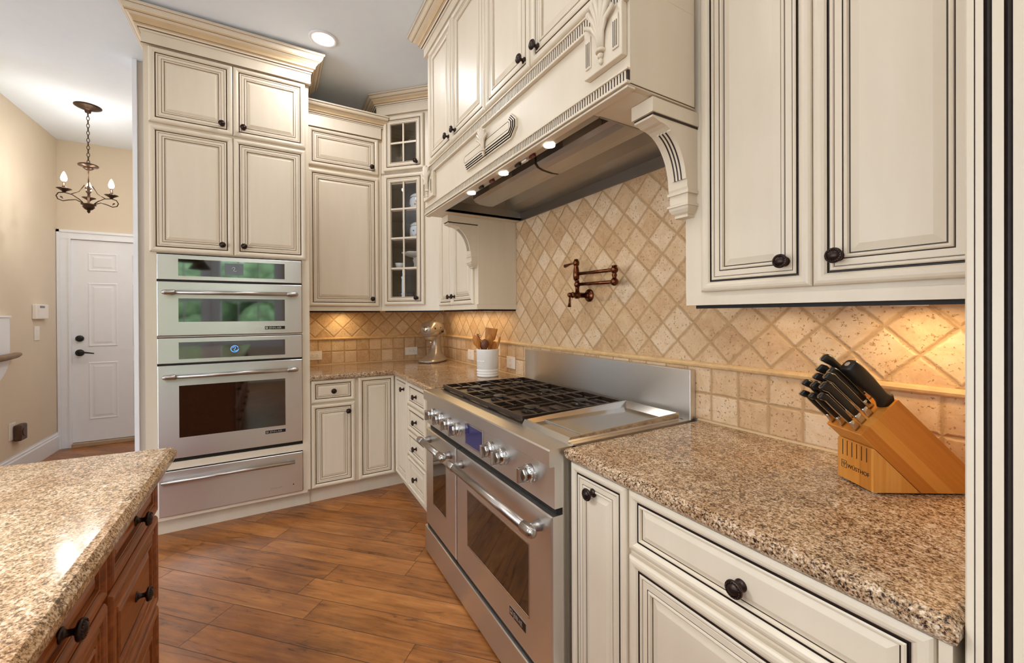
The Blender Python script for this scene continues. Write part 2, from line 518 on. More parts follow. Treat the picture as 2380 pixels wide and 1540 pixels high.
BULB = m_emit('lit_bulb', (1, .86, .62, 1), 14)
HLENS = m_emit('hood_lens', (1, .92, .78, 1), 7)
BLUE = m_emit('blue_readout', (.12, .35, 1, 1), 2.2)
LCDW = NT('dim_lcd').set(s2l((112, 116, 124)), .2)
LCDB = NT('blue_lcd'); LCDB = LCDB.set(s2l((28, 30, 70)), .08, 0, None, .8, (.06, .08, .35, 1), .12)
REDL = NT('red_rocker').set(s2l((92, 22, 16)), .3)
SILV = plain('badge_lettering', (205, 205, 205), .3, .8)
HEDGE = plain('hedge_leaves', (126, 158, 112), .8, 0, .6, 5)
BOUNCE_GROUND = plain('light_bounce_ground', (226, 232, 240), .9, 0, .05, 4)  # unseen ground made pale to bounce cool daylight up to the ceiling
STICK = m_sticker()
INTER = plain('cabinet_interior', (186, 170, 150), .6)

# ------------------------------------------------------------------ setting
def struct(mb, name, m): return mb.done(name, m, None, kind='structure')


struct(MB().box(-2.6, 7.4, -6.2, .15, -.08, 0), 'floor', FLOOR)
struct(MB().box(-2.6, 7.4, -6.2, .15, CEIL, CEIL + .1), 'ceiling', CEILM)
struct(MB().box(-.13, 7.3, .0105, .14, 0, CEIL), 'wall_back', WALLG)
struct(MB().box(-.13, -.0105, -2.25, .0105, 0, CEIL), 'wall_left', WALLG)
struct(MB().box(-2.21, -2.09, -3.42, -.8, 0, CEIL), 'wall_far', WALLY)
struct(MB().box(-2.09, -.2, -3.42, -3.31, 0, CEIL), 'wall_side', WALLY)
struct(MB().box(-2.09, -.13, -.9, -.8, 0, CEIL), 'wall_hall', WALLY)
# cased end of the kitchen wall
struct(MB().box(-.145, .012, -2.275, -2.251, 0, CEIL - .002), 'trim_1', WHITE)
# window wall behind the camera
m = MB()
WIN = [(-3.5, -2.55), (-2.35, -1.35)]
zs, zt = .80, 2.50
m.box(7.2, 7.32, -6.2, -3.5, 0, CEIL).box(7.2, 7.32, -2.55, -2.35, 0, CEIL).box(7.2, 7.32, -1.35, .15, 0, CEIL)
for a, b in WIN: m.box(7.2, 7.32, a, b, 0, zs).box(7.2, 7.32, a, b, zt, CEIL)
struct(m, 'wall_right', WALLY)
m = MB()
FW = [(.3, 2.1), (2.7, 4.5), (5.1, 6.9)]
xs = -.2
for a, b in FW:
    m.box(xs, a, -6.2, -6.08, 0, CEIL); xs = b
    m.box(a, b, -6.2, -6.08, 0, .3).box(a, b, -6.2, -6.08, 2.4, CEIL)
m.box(xs, 7.3, -6.2, -6.08, 0, CEIL)
struct(m, 'wall_front', WALLY)
struct(MB().box(-.3, -.2, -6.2, -3.42, 0, CEIL), 'wall_end', WALLY)


def window(n, lo, hi, z0, z1, axis, at):
    m = MB()
    def bx(a, b, c, d, t=.03):
        if axis == 'x': m.box(at - t, at + t, a, b, c, d)
        else: m.box(a, b, at - t, at + t, c, d)
    w = .055
    bx(lo - .09, lo + w, z0 - .09, z1 + .09, .07); bx(hi - w, hi + .09, z0 - .09, z1 + .09, .07)
    bx(lo + w, hi - w, z1 - w, z1 + .09, .07); bx(lo + w, hi - w, z0 - .09, z0 + w, .07)
    bx(lo + w, hi - w, (z0 + z1) / 2 - .03, (z0 + z1) / 2 + .03)
    for k in (1, 2):
        c = lo + (hi - lo) * k / 3
        bx(c - .012, c + .012, z0 + w, z1 - w, .012)
    struct(m, 'window_%d' % n, WHITE)


for i, (a, b) in enumerate(WIN): window(i + 1, a, b, zs, zt, 'x', 7.26)
for i, (a, b) in enumerate(FW): window(i + 3, a, b, .3, 2.4, 'y', -6.14)
# hall door and its trim
dy0, dy1 = -3.205, -2.39
o = struct(MB().box(-2.089, -2.06, -3.31 + .004, dy0, 0, 2.12).box(-2.089, -2.06, dy1, dy1 + .1, 0, 2.12).box(-2.089, -2.058, -3.31 + .004, dy1 + .1, 2.12, 2.21)
       .box(-2.058, -2.048, -3.306, -3.285, 0, 2.21).box(-2.058, -2.048, -3.306, dy1 + .1, 2.185, 2.21).box(-2.06, -2.05, dy0 - .018, dy0, 0, 2.12).box(-2.06, -2.05, dy0 - .018, dy1, 2.12, 2.135), 'trim_2', WHITE)
m = MB().box(-2.089, -2.072, dy0, dy1, .045, 2.118)
PP = [(0, 0, 0), (.006, -.006, 0), (.02, -.006, 0), (.035, -.001, 0), (.04, 0, 0)]
def dpan(m, y0, y1, z0, z1):
    m.panel((-2.0715, y0, z0), (0, 1, 0), (1, 0, 0), y1 - y0, z1 - z0, [(0, 0), (0, .0012), (.010, .005), (.022, .0015), (.034, .0015), (.05, .005)])
for ya, yb in ((-3.085, -2.855), (-2.74, -2.51)):
    dpan(m, ya, yb, 1.80, 1.99); dpan(m, ya, yb, 1.02, 1.68); dpan(m, ya, yb, .265, .86)
dr = struct(m, 'door_1', WHITE)
MB().lathe([(.034, 0), (.034, .012), (.02, .016), (.012, .05), (.02, .055)], (-2.071, -3.147, .961), (1, 0, 0)).tube([(-2.02, -3.147, .961), (-2.018, -3.10, .965), (-2.022, -3.03, .952)], [.01, .009, .006]).done('door_handle', BLACK, dr, 'black lever handle')
MB().lathe([(.032, 0), (.032, .014), (.024, .024), (.012, .026)], (-2.071, -3.147, 1.107), (1, 0, 0)).done('deadbolt', BLACK, dr)
MB().box(-2.0895, -2.03, dy0, dy1, .0, .04, .004).done('threshold', plain('oak_threshold', (176, 150, 122), .5), dr)
struct(MB().sweep([(-2.055, -3.309), (-.2, -3.309)], [(0, 0), (.016, 0), (.016, .135), (.010, .145), (.010, .158), (.004, .168), (.004, .178), (0, .178)], -1), 'baseboard_side', WHITE)

# outside greenery seen in the oven glass
m = MB()
for k in range(26):
    cx, cy = 10.5 + random.uniform(0, 2.5), -8 + k * .42
    r = random.uniform(.7, 1.2)
    for j in range(5):
        m.ball((cx + random.uniform(-.6, .6), cy + random.uniform(-.6, .6), random.uniform(.3, 2.9)), r * random.uniform(.4, .8), 9)
m.done('hedge', HEDGE, None, 'tall green hedge growing outside the window wall', 'stuff', 'hedge')
struct(MB().box(7.4, 20, -14, 8, -.4, -.3), 'ground', BOUNCE_GROUND)

# ------------------------------------------------------------------ cabinet kit
P_DOOR = [(0, 0), (0, .012), (.002, .016), (.006, .019), (.012, .0205), (.019, .020), (.025, .017), (.029, .0125, 1), (.0304, .0085, 1), (.0334, .0085, 1), (.0345, .013),
          (.037, .0155), (.041, .0155), (.0430, .0125, 1), (.0444, .0125), (.046, .0135), (.0595, .0135, 1), (.0605, .012, 1), (.0618, .0125), (.063, .015), (.066, .016), (.069, .015),
          (.0712, .008, 1), (.0738, .0078), (.0745, .008), (.089, .0128), (.0915, .0135)]
P_DRAW = [(0, 0), (0, .012), (.002, .016), (.006, .019), (.012, .0205), (.018, .020), (.0235, .0165), (.0265, .0125, 1), (.0275, .0085, 1), (.0305, .0085, 1), (.0315, .0135),
          (.034, .0155), (.0375, .0150), (.0390, .0088, 1), (.0412, .0086), (.042, .0088), (.053, .0130), (.0545, .0135)]
P_GLASSD = P_DOOR[:17] + [(.0625, .0135), (.0640, .015), (.0665, .0145, 1), (.0675, .010), (.068, .002), (.068, 0)]

kb = MB().lathe([(.0125, 0), (.0125, .003), (.009, .005), (.006, .009), (.0055, .017), (.009, .021), (.0165, .0225), (.0182, .0255), (.0175, .029), (.0145, .0305), (.0128, .0295), (.0118, .0305), (.0095, .0325), (.005, .0345), (.0005, .035)], seg=20)
for i in range(18):
    a = 2 * math.pi * i / 18
    kb.ball((.0137 * math.cos(a), .0137 * math.sin(a), .0305), .0019, 6)
KNOB = bpy.data.meshes.new('knob'); kb.bm.to_mesh(KNOB); kb.bm.free(); KNOB.materials.append(BRONZE)


def door(parent, O, U, N, w, h, knob=None, prof=P_DOOR, name='door', mats=CG, hole=False, lift=.0135, scale=1.0):
    d = MB().panel(O, U, N, w, h, prof, hole, scale).done(name, mats, parent)
    if knob:
        p = Vector(O) + Vector(U).normalized() * knob[0] + Vector((0, 0, knob[1])) + Vector(N).normalized() * (lift - .001)
        place(KNOB, 'knob', d, frame_mat(p, N))
    return d


YP, XP, XN, YN = (0, 1, 0), (1, 0, 0), (-1, 0, 0), (0, -1, 0)
CROWN = [(0, 0), (.006, 0), (.008, .010, 1), (.012, .0105, 1), (.0135, .013), (.016, .022, 2), (.024, .027, 1), (.0255, .029, 2), (.029, .043, 2), (.040, .058, 0), (.054, .066, 1), (.056, .068, 2), (.061, .075), (.066, .082), (.069, .095), (.075, .098, 1), (.0765, .100), (.080, .104), (.080, .115), (.0, .115)]
def crown(z, h=.115, out=.08):
    return [(q[0] / .08 * out, z + q[1] / .115 * h) + tuple(q[2:]) for q in CROWN]

# ---- tall oven cabinet
t = thing('oven_cabinet', 'tall cream glazed cabinet housing the stacked wall ovens, crown touching the ceiling', 'cabinet', (.33, -1.655, 0))
m = MB().box(.0, .64, -2.089, -2.070, .13, 2.99).box(.0, .64, -1.241, -1.222, .13, 2.99).box(.0, .012, -2.07, -1.241, .13, 2.99)
m.box(.012, .64, -2.07, -1.241, 1.708, 2.99).box(.012, .64, -2.07, -1.241, .112, .134)
m.box(.55, .64, -2.07, -2.035, .134, 1.708).box(.55, .64, -1.268, -1.241, .134, 1.708).box(.3, .636, -2.035, -1.268, 1.2025, 1.2105).box(.3, .64, -2.035, -1.268, .408, .452)
m.done('carcass', CREAM, t)
MB().box(.0, .55, -2.085, -1.222, 0, .112).box(.55, .556, -2.085, -1.222, .0, .10).done('toe_kick', CREAM, t)
MB().box(.64, .665, -2.093, -1.208, 2.918, 2.995).box(.6645, .667, -2.093, -1.208, 2.916, 2.921, mi=1).done('frieze', CG, t)
MB().sweep([(.02, -2.093), (.665, -2.093), (.665, -1.209), (.30, -1.209)], crown(2.985, .118, .085), 1).done('crown_moulding', CG, t)
for y0, y1, k in ((-2.064, -1.655, 1), (-1.652, -1.242, 0)):
    w = y1 - y0
    ku = w - .055 if k else .055
    door(t, (.64, y0, 1.712), YP, XP, w, .746, (ku, .062))
    door(t, (.64, y0, 2.474), YP, XP, w, .440, (ku, .058))

# ---- left upper cabinet
t = thing('wall_cabinet', 'cream wall cabinet with a short door over one tall door, right of the ovens', 'cabinet', (.16, -.94, 1.4))
MB().box(.0, .32, -1.221, -.662, 1.40, 2.868).done('carcass', CREAM, t)
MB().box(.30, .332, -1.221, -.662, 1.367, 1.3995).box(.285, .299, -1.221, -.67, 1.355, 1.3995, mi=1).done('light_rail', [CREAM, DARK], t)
MB().box(.32, .344, -1.221, -.664, 2.770, 2.868).box(.3435, .346, -1.221, -.664, 2.768, 2.772, mi=1).done('frieze', CG, t)
MB().sweep([(.344, -1.222), (.344, -.62)], crown(2.862, .08, .072), 1).done('crown_moulding', CG, t)
door(t, (.32, -1.206, 1.402), YP, XP, .52, 1.050, (.467, .062))
door(t, (.32, -1.206, 2.478), YP, XP, .52, .290, (.467, .055))
for (x, y, z, e) in PUCKS[:1]: MB().lathe([(.034, .0), (.034, .02)], (x, y, z + .002)).done('puck_light', PLATE, t)

# ---- corner glass cabinet (45 degrees)
t = thing('corner_cabinet', 'cream corner wall cabinet with paned glass doors showing china inside', 'cabinet', (.3, -.3, 1.4))
go = Vector((.325, -.66, 0)); gd = Vector((1, 1, 0)).normalized(); gn = Vector((1, -1, 0)).normalized()
def G(d, n, z): return go + gd * d + gn * n + Vector((0, 0, z))
L_ = .523
foot = [Vector((.0, -.0, 0)), Vector((.0, -.66, 0)), G(0, 0, 0), G(L_, 0, 0), Vector((.695, .0, 0))]
def slab(m, z0, z1, mi=0, inset=0): m.prism([p + Vector((0, 0, z0)) for p in foot], (0, 0, z1 - z0), mi)
m = MB(); slab(m, 1.40, 1.413); slab(m, 2.480, 2.500); slab(m, 2.955, 3.06)
for a, b in ((0, .055), (.362, L_)):
    m.prism([G(a, 0, 1.413), G(b, 0, 1.413), G(b, -.02, 1.413), G(a, -.02, 1.413)], (0, 0, 1.545))
m.prism([G(.055, 0, 2.40), G(.362, 0, 2.40), G(.362, -.02, 2.40), G(.055, -.02, 2.40)], (0, 0, .16))
m.prism([G(.055, 0, 1.413), G(.362, 0, 1.413), G(.362, -.02, 1.413), G(.055, -.02, 1.413)], (0, 0, .055))
m.done('carcass', CREAM, t)
m = MB().box(0, .012, -.66, 0, 1.413, 2.955).box(.012, .695, -.012, 0, 1.413, 2.955).box(.012, .325, -.66, -.648, 1.413, 2.955).box(.683, .695, -.288, -.012, 1.413, 2.955)
m.done('interior', INTER, t)
for z in (1.700, 1.945, 2.183): 
    MB().prism([Vector((.02, -.02, z)), Vector((.02, -.64, z)), Vector((.325, -.64, z)), Vector((.67, -.295, z)), Vector((.67, -.02, z))], (0, 0, .008)).done('shelf', INTER, t)
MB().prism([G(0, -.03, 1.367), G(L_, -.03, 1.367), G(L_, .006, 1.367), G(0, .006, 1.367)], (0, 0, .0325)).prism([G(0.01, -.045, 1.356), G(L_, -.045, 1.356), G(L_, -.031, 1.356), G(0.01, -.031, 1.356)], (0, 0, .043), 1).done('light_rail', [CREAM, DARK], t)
MB().prism([G(-.03, 0, 2.965), G(L_, 0, 2.965), G(L_, .022, 2.965), G(-.03, .022, 2.965)], (0, 0, .09)).done('frieze', CREAM, t)
pa, pb = G(-.03, .022, 0), G(L_, .022, 0)
MB().sweep([(.05, pa.y), (pa.x, pa.y), (pb.x, pb.y)], crown(3.035, .083, .07), 1).done('crown_moulding', CG, t)
for z0, z1, ms in ((1.413, 2.478, (1.712, 1.957, 2.194)), (2.508, 2.950, (2.730,))):
    d = door(t, G(.028, 0, z0), gd, gn, .362, z1 - z0, (.298, .056), P_GLASSD, 'door', CG, True)
    m = MB()
    a0, a1, b0, b1 = .096, .3225, z0 + .068, z1 - .068
    def gb(u0, u1, v0, v1, n0=.0035, n1=.014): m.prism([G(u0, n0, v0), G(u1, n0, v0), G(u1, n1, v0), G(u0, n1, v0)], (0, 0, v1 - v0))
    gb(.2035, .2155, b0, b1)
    for zz in ms: gb(a0, .2035, zz - .007, zz + .007); gb(.2155, a1, zz - .007, zz + .007)
    m.done('muntin', CREAM, d)
    MB().prism([G(a0, .001, b0), G(a1, .001, b0), G(a1, .003, b0), G(a0, .003, b0)], (0, 0, b1 - b0)).done('glass_pane', GLASS, d)

# china inside
def canister(z, label, d):
    p = G(d, -.12, z)
    c = thing('canister', label, 'canister', p, 0, 'floral china canisters')
    MB().lathe([(.052, 0), (.070, .008), (.076, .05), (.074, .10), (.066, .115)], p, seg=24).done('body', m_fl, c)
    MB().lathe([(.070, 0), (.068, .012), (.05, .030), (.02, .040), (.008, .042), (.012, .05), (.006, .06)], p + Vector((0, 0, .1155)), seg=24).done('lid', CERAM, c, 'plain white lid')
m_fl = m_floral()
canister(2.1915, 'floral china canister with domed lid on the upper glass-cabinet shelf', .275)
canister(1.9535, 'floral china canister on the middle shelf, below the other floral canister', .275)
p = G(.245, -.13, 1.7085)
c = thing('compote_dish', 'white scalloped pedestal dish on the lower glass-cabinet shelf', 'dish', p)
MB().lathe([(.055, 0), (.05, .008), (.024, .016), (.018, .05), (.03, .085), (.022, .098), (.03, .106)], p, seg=24).done('pedestal', CERAM, c)
rings = []
for rr, zz in ((.03, .106), (.08, .116), (.115, .135), (.118, .142), (.11, .138), (.03, .112)):
    rings.append([p + Vector(((rr + (.006 * math.cos(8 * 2 * math.pi * i / 48) if rr > .1 else 0)) * math.cos(2 * math.pi * i / 48), (rr + (.006 * math.cos(8 * 2 * math.pi * i / 48) if rr > .1 else 0)) * math.sin(2 * math.pi * i / 48), zz)) for i in range(48)])
MB().loft(rings, True, True, True).done('bowl', CERAM, c)
p = G(.125, -.075, 1.7085)
tag(MB().lathe([(.02, 0), (.024, .005), (.036, .03), (.042, .055), (.039, .055), (.03, .02), (.005, .008)], p, seg=22).done('teacup', CERAM), 'small white cup left of the pedestal dish behind glass', 'cup')
for k, (d_, n_) in enumerate(((.13, -.08), (.205, -.11), (.28, -.08), (.17, -.17), (.255, -.18))):
    p = G(d_, n_, 1.4135)
    tag(MB().lathe([(.028, 0), (.030, .01), (.034, .11), (.0325, .11), (.028, .014), (.002, .012)], p, seg=18).done('drinking_glass', GLASS), 'clear drinking glass on the bottom shelf of the glass cabinet', 'glass', 'glasses on the bottom cabinet shelf')

# ---- cabinet behind the hood bracket
t = thing('wall_cabinet', 'cream two-door wall cabinet under the left hood bracket, above the utensil crock', 'cabinet', (1.04, -.15, 1.4))
MB().box(.70, 1.385, -.288, -.0005, 1.40, 2.50).done('carcass', CREAM, t)
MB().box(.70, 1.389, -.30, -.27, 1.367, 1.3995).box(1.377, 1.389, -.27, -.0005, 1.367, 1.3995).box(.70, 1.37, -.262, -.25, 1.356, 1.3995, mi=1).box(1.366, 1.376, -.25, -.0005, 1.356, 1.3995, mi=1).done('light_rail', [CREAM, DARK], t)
door(t, (.70, -.288, 1.402), XP, YN, .265, 1.06, (.235, .062), scale=.85)
door(t, (.968, -.288, 1.402), XP, YN, .362, 1.06, (.045, .062))
for (x, y, z, e) in ((.85, -.12, 1.352, 0), (1.2, -.12, 1.352, 0)): MB().lathe([(.034, 0), (.034, .02)], (x, y, z + .002)).done('puck_light', PLATE, t)

# ---- right upper cabinet
t = thing('wall_cabinet', 'tall cream two-door wall cabinet at right, above the knife block', 'cabinet', (3.28, -.15, 1.384))
MB().box(2.935, 3.66, -.288, -.0005, 1.385, CEIL - .004).done('carcass', CREAM, t)
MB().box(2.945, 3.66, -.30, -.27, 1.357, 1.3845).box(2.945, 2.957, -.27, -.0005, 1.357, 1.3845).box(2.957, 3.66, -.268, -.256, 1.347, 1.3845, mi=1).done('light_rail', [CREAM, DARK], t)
door(t, (2.999, -.288, 1.397), XP, YN, .301, 1.64, (.240, .067), mats=CD)
door(t, (3.303, -.288, 1.397), XP, YN, .303, 1.64, (.052, .067), mats=CD)
for (x, y, z, e) in PUCKS[1:]: MB().lathe([(.034, 0), (.034, .02)], (x, y, z + .002)).done('puck_light', PLATE, t)

# ---- over-hood cabinet
t = thing('hood_cabinet', 'cream cabinet with four tall doors stacked above the range hood', 'cabinet', (2.12, -.3, 2.255))
MB().box(1.265, 2.985, -.58, -.313, 2.252, 3.02).box(1.39, 2.93, -.313, -.0005, 2.252, 3.02).done('carcass', CREAM, t)
bd = [1.325, 1.70, 2.11, 2.49, 2.885]
for i in range(4):
    w = bd[i + 1] - bd[i] - .005
    door(t, (bd[i], -.58, 2.270), XP, YN, w, .688, ((w - .045) if i % 2 == 0 else .045, .05))
MB().box(1.262, 2.988, -.604, -.58, 2.962, 3.03).done('frieze', CREAM, t)
MB().sweep([(1.262, -.315), (1.262, -.604), (2.988, -.604), (2.988, -.315)], crown(3.015, .103, .085), 1).done('crown_moulding', CG, t)

# ------------------------------------------------------------------ range hood
t = thing('range_hood', 'cream mantel range hood with carved trim and stainless liner over the range', 'range hood', (2.13, -.3, 1.955))
HX0, HX1 = 1.265, 2.985
m = MB().box(HX0, HX1, -.59, -.572, 1.962, 2.2515).box(HX1 - .018, HX1, -.572, -.313, 1.962, 2.2515).box(HX0, HX0 + .018, -.572, -.313, 1.962, 2.2515)
m.box(HX0 + .018, 1.46, -.572, -.313, 1.958, 1.972).box(2.81, HX1 - .018, -.572, -.313, 1.958, 1.972).box(1.39, 1.46, -.313, -.001, 1.958, 1.972).box(2.81, 2.93, -.313, -.001, 1.958, 1.972)
m.box(HX0, HX1, -.60, -.57, 1.955, 1.9615, .001)
m.box(HX1 - .003, HX1 + .002, -.60, -.313, 1.966, 1.968, mi=1)
m.done('mantel', CG, t)
def fluted(z0, z1, name):
    m = MB().box(HX0, HX1, -.5985, -.5905, z0, z1, mi=1)
    n = 148; pitch = (HX1 - HX0) / n
    for i in range(n): m.box(HX0 + i * pitch, HX0 + i * pitch + pitch * .50, -.6005, -.5985, z0, z1)
    m.box(HX0 - .003, HX1 + .003, -.605, -.5905, z1, z1 + .006, .0015).box(HX0 - .003, HX1 + .003, -.606, -.5905, z0 - .009, z0, .002)
    m.done(name, CD, t)
fluted(1.974, 2.003, 'fluted_trim'); fluted(2.205, 2.2445, 'fluted_trim')

def fan(m, cx, cz, w, h, y, k=7):
    """carved shell: fanned lobes rising from a knop"""
    for i in range(k):
        a = (i - (k - 1) / 2) / ((k - 1) / 2)
        tip = Vector((cx + a * w * .5, y - .012 - .010 * (1 - abs(a)), cz + h * (1 - .26 * a * a)))
        base = Vector((cx + a * w * .07, y - .004, cz + h * .20))
        m1 = Vector((cx + a * w * .11, y - .009, cz + h * .46)); m2 = Vector((cx + a * w * .24, y - .013, cz + h * (.74 - .12 * a * a)))
        edge = abs(a) > .99
        m.tube([base, m1, m2, tip], [w * .03, w * .042, w * .060, w * (.055 if edge else .085)], 8)
        if not edge: m.ball(tip, w * .085, 8)
    m.lathe([(w * .13, 0), (w * .14, h * .04), (w * .10, h * .07)], (cx, y - .004, cz + h * .14), (0, 0, 1), 12)
    m.ball((cx, y - .005, cz + h * .09), w * .085, 10); m.ball((cx, y - .004, cz), w * .06, 10, sz=1.4)

for x0, x1, nm in ((1.268, 1.436, 0), (2.818, 2.976, 1)):
    m = MB().box(x0, x1, -.612, -.5905, 2.047, 2.196, .003)
    for s_ in (0, 1):
        xx = x0 + .010 if s_ == 0 else x1 - .034
        m.box(xx, xx + .024, -.6165, -.6115, 2.072, 2.168, .002)
        for g in range(3): m.box(xx + .0045 + g * .0065, xx + .0070 + g * .0065, -.6172, -.6163, 2.078, 2.150, mi=1)
    fan(m, (x0 + x1) / 2, 2.066, .118, .172, -.612)
    m.done('carved_block', CD, t)
# long octagon medallion
def octo(x0, x1, z0, z1, c, y): return [Vector(q) for q in ((x0 + c, y, z0), (x1 - c, y, z0), (x1, y, z0 + c * .9), (x1, y, z1 - c * .9), (x1 - c, y, z1), (x0 + c, y, z1), (x0, y, z1 - c * .9), (x0, y, z0 + c * .9))]
m = MB(); x0, x1, z0, z1 = 1.868, 2.388, 2.050, 2.152
prof = [(0, -.5905, 0), (0, -.600, 0), (.0055, -.600, 1), (.0056, -.597, 1), (.0082, -.597, 1), (.0083, -.604, 0), (.0138, -.604, 1), (.0139, -.600, 1), (.0165, -.600, 1), (.0166, -.608, 0), (.0220, -.608, 1), (.0221, -.604, 1), (.0247, -.604, 1), (.0248, -.612, 0), (.034, -.612, 1), (.0355, -.610, 1), (.0365, -.612, 0)]
rings = [octo(x0 + i, x1 - i, z0 + i, z1 - i, max(.005, .040 - i * .9), y) for i, y, q in prof]
for (ra, rb, q) in zip(rings, rings[1:], prof):
    m.loft([ra, rb], False, True, False, q[2])
m.f([m.v(p) for p in rings[-1]], 0)
fan(m, 2.128, 2.056, .100, .106, -.612)
m.done('medallion', CD, t)

def corbel(x0, x1):
    m = MB(); yb = -.2885
    m.box(x0 + .0, x1, -.498, yb, 1.915, 1.9575, .001)
    m.box(x0 + .004, x1 - .004, -.490, yb, 1.909, 1.915, mi=1)
    pts = [(yb, 1.909), (-.492, 1.909), (-.492, 1.903), (-.478, 1.900)]
    for k in range(13):
        a = math.radians(90 * k / 12)
        pts.append((-.462 + .124 * math.sin(a), 1.725 + .170 * math.cos(a)))
    pts += [(-.334, 1.716), (yb, 1.716)]
    m.prism([Vector((x0 + .006, y, z)) for y, z in pts], (x1 - x0 - .012, 0, 0))
    # raised reeded band riding on the curved face
    band = []
    for k in range(15):
        a = math.radians(22 + 60 * k / 14)
        band.append((-.462 + .124 * math.sin(a), 1.725 + .170 * math.cos(a), -math.sin(a), -math.cos(a)))
    def strip(xa, xb, lift, mi):
        rings = [[Vector((xa, y + ny * (lift + .0), z + nz * lift)), Vector((xb, y + ny * lift, z + nz * lift)), Vector((xb, y, z)), Vector((xa, y, z))] for y, z, ny, nz in band]
        m.loft(rings, True, True, False, mi)
    xm = (x0 + x1) / 2
    strip(xm - .014, x1 - .005, .006, 0)
    for g in range(3): strip(xm - .007 + g * .012, xm - .002 + g * .012, .0065, 1)
    m.box(x0 + .002, x1 - .002, -.340, yb, 1.706, 1.716, .001).box(x0 + .008, x1 - .008, -.333, yb, 1.676, 1.706).box(x0 + .010, x1 - .010, -.332, yb, 1.7045, 1.7062, mi=1)
    m.box(x0 + .002, x1 - .002, -.341, yb, 1.668, 1.676, .001)
    rr = []
    for z, i in ((1.668, .002), (1.660, .003), (1.650, .010), (1.645, .018), (1.640, .016), (1.636, .016)):
        rr.append([Vector(q) for q in ((x0 + .004 + i * .8, -.338 + i, z), (x1 - .004 - i * .8, -.338 + i, z), (x1 - .004 - i * .8, yb, z), (x0 + .004 + i * .8, yb, z))])
    m.loft(rr, True, True, False, 0)
    m.done('corbel', CD, t)
corbel(1.305, 1.387); corbel(2.902, 2.984)
# stainless liner
m = MB().box(1.455, 1.46, -.545, -.006, 1.955, 2.20).box(2.81, 2.815, -.545, -.006, 1.955, 2.20).box(1.46, 2.81, -.011, -.006, 1.955, 2.20).box(1.46, 2.81, -.545, -.540, 1.968, 2.20)
m.box(1.46, 2.81, -.540, -.011, 2.195, 2.20)
m.prism([Vector((1.461, -.012, 2.005)), Vector((1.461, -.12, 2.03)), Vector((1.461, -.122, 2.022)), Vector((1.461, -.25, 2.07)), Vector((1.461, -.25, 2.19)), Vector((1.461, -.012, 2.19))], (1.348, 0, 0))
m.prism([Vector((1.461, -.539, 2.02)), Vector((1.60, -.539, 2.06)), Vector((1.60, -.539, 2.19)), Vector((1.461, -.539, 2.19))], (0, .526, 0))
m.done('liner', LINER, t)
m = MB().prism([Vector((1.46, -.571, 1.956)), Vector((1.46, -.545, 1.954)), Vector((1.46, -.545, 1.966)), Vector((1.46, -.571, 1.966))], (1.35, 0, 0))
m.done('light_strip', STEELD, t)
for x0, x1 in ((1.66, 2.295), (2.312, 2.80)):
    m = MB(); pr = [(-.45, 2.19), (-.45, 1.990), (-.438, 1.975), (-.41, 1.966), (-.36, 1.961), (-.325, 1.963), (-.27, 2.005), (-.25, 2.19)]
    m.prism([Vector((x0, y, z)) for y, z in pr], (x1 - x0, 0, 0))
    m.done('baffle', STEELD, t)
for x in (1.877, 2.215, 2.561):
    MB().lathe([(.021, 0), (.021, .004)], (x, -.560, 1.9505), seg=20).done('hood_light', HLENS, t, 'small round lit lamp')
for x, c in ((2.445, REDL), (2.390, PLATE), (2.335, BLACK), (2.10, REDL), (1.99, BLACK)):
    MB().box(x - .017, x + .017, -.566, -.552, 1.9475, 1.9545, .0015).done('switch', c, t)
for x0, x1 in ((1.86, 2.10), (2.50, 2.72)):
    mm = MB(Matrix.Translation((x0, -.4502, 1.992)) @ Matrix.Rotation(math.pi / 2, 4, 'X')).box(0, x1 - x0, -.001, .075, 0, .001)
    mm.done('warning_label', STICK, t)

# ------------------------------------------------------------------ tile backsplash and worktops
t = thing('backsplash', 'tumbled travertine tile backsplash behind the range, diamonds above square rows', 'backsplash', (1.8, 0, .914))
MB().box(.0, 1.386, .0, .010, 1.144, 1.398).box(1.386, 2.934, .0, .010, 1.144, 1.957).box(2.934, 3.66, .0, .010, 1.144, 1.383).done('diamond_tiles', TILE_RD, t)
MB().box(.0, 3.66, .0, .010, .918, 1.122).done('square_tiles', TILE_RS, t)
half = [(0, 0), (.006, .0), (.011, .004), (.0135, .011), (.011, .018), (.006, .022), (0, .022)]
def beadrun(a, b, par):
    m = MB(); m.sweep([a, b], [(q[0], 1.122 + q[1]) for q in half], 1); o = m.done('chair_rail', BEAD, par)
    return o
beadrun((.016, .0), (3.655, .0), t)
MB().sweep([(.012, .0), (1.546, .0)], [(0, .9145), (.006, .9145), (.004, .919), (0, .921)], 1).done('caulk_bead', CAULK, t)
MB().sweep([(2.774, .0), (3.627, .0)], [(0, .9145), (.006, .9145), (.004, .919), (0, .921)], 1).done('caulk_bead', CAULK, t)
t = thing('backsplash', 'travertine tile backsplash on the left wall behind the mixer, beside the ovens', 'backsplash', (0, -.6, .914))
MB().box(-.010, .0, -1.2215, -.0005, 1.144, 1.397).done('diamond_tiles', TILE_LD, t)
MB().box(-.010, .0, -1.2215, -.0005, .918, 1.122).done('square_tiles', TILE_LS, t)
beadrun((.0, -1.2205), (.0, -.016), t)
MB().sweep([(.0, -1.2205), (.0, -.012)], [(0, .9145), (.006, .9145), (.004, .919), (0, .921)], 1).done('caulk_bead', CAULK, t)

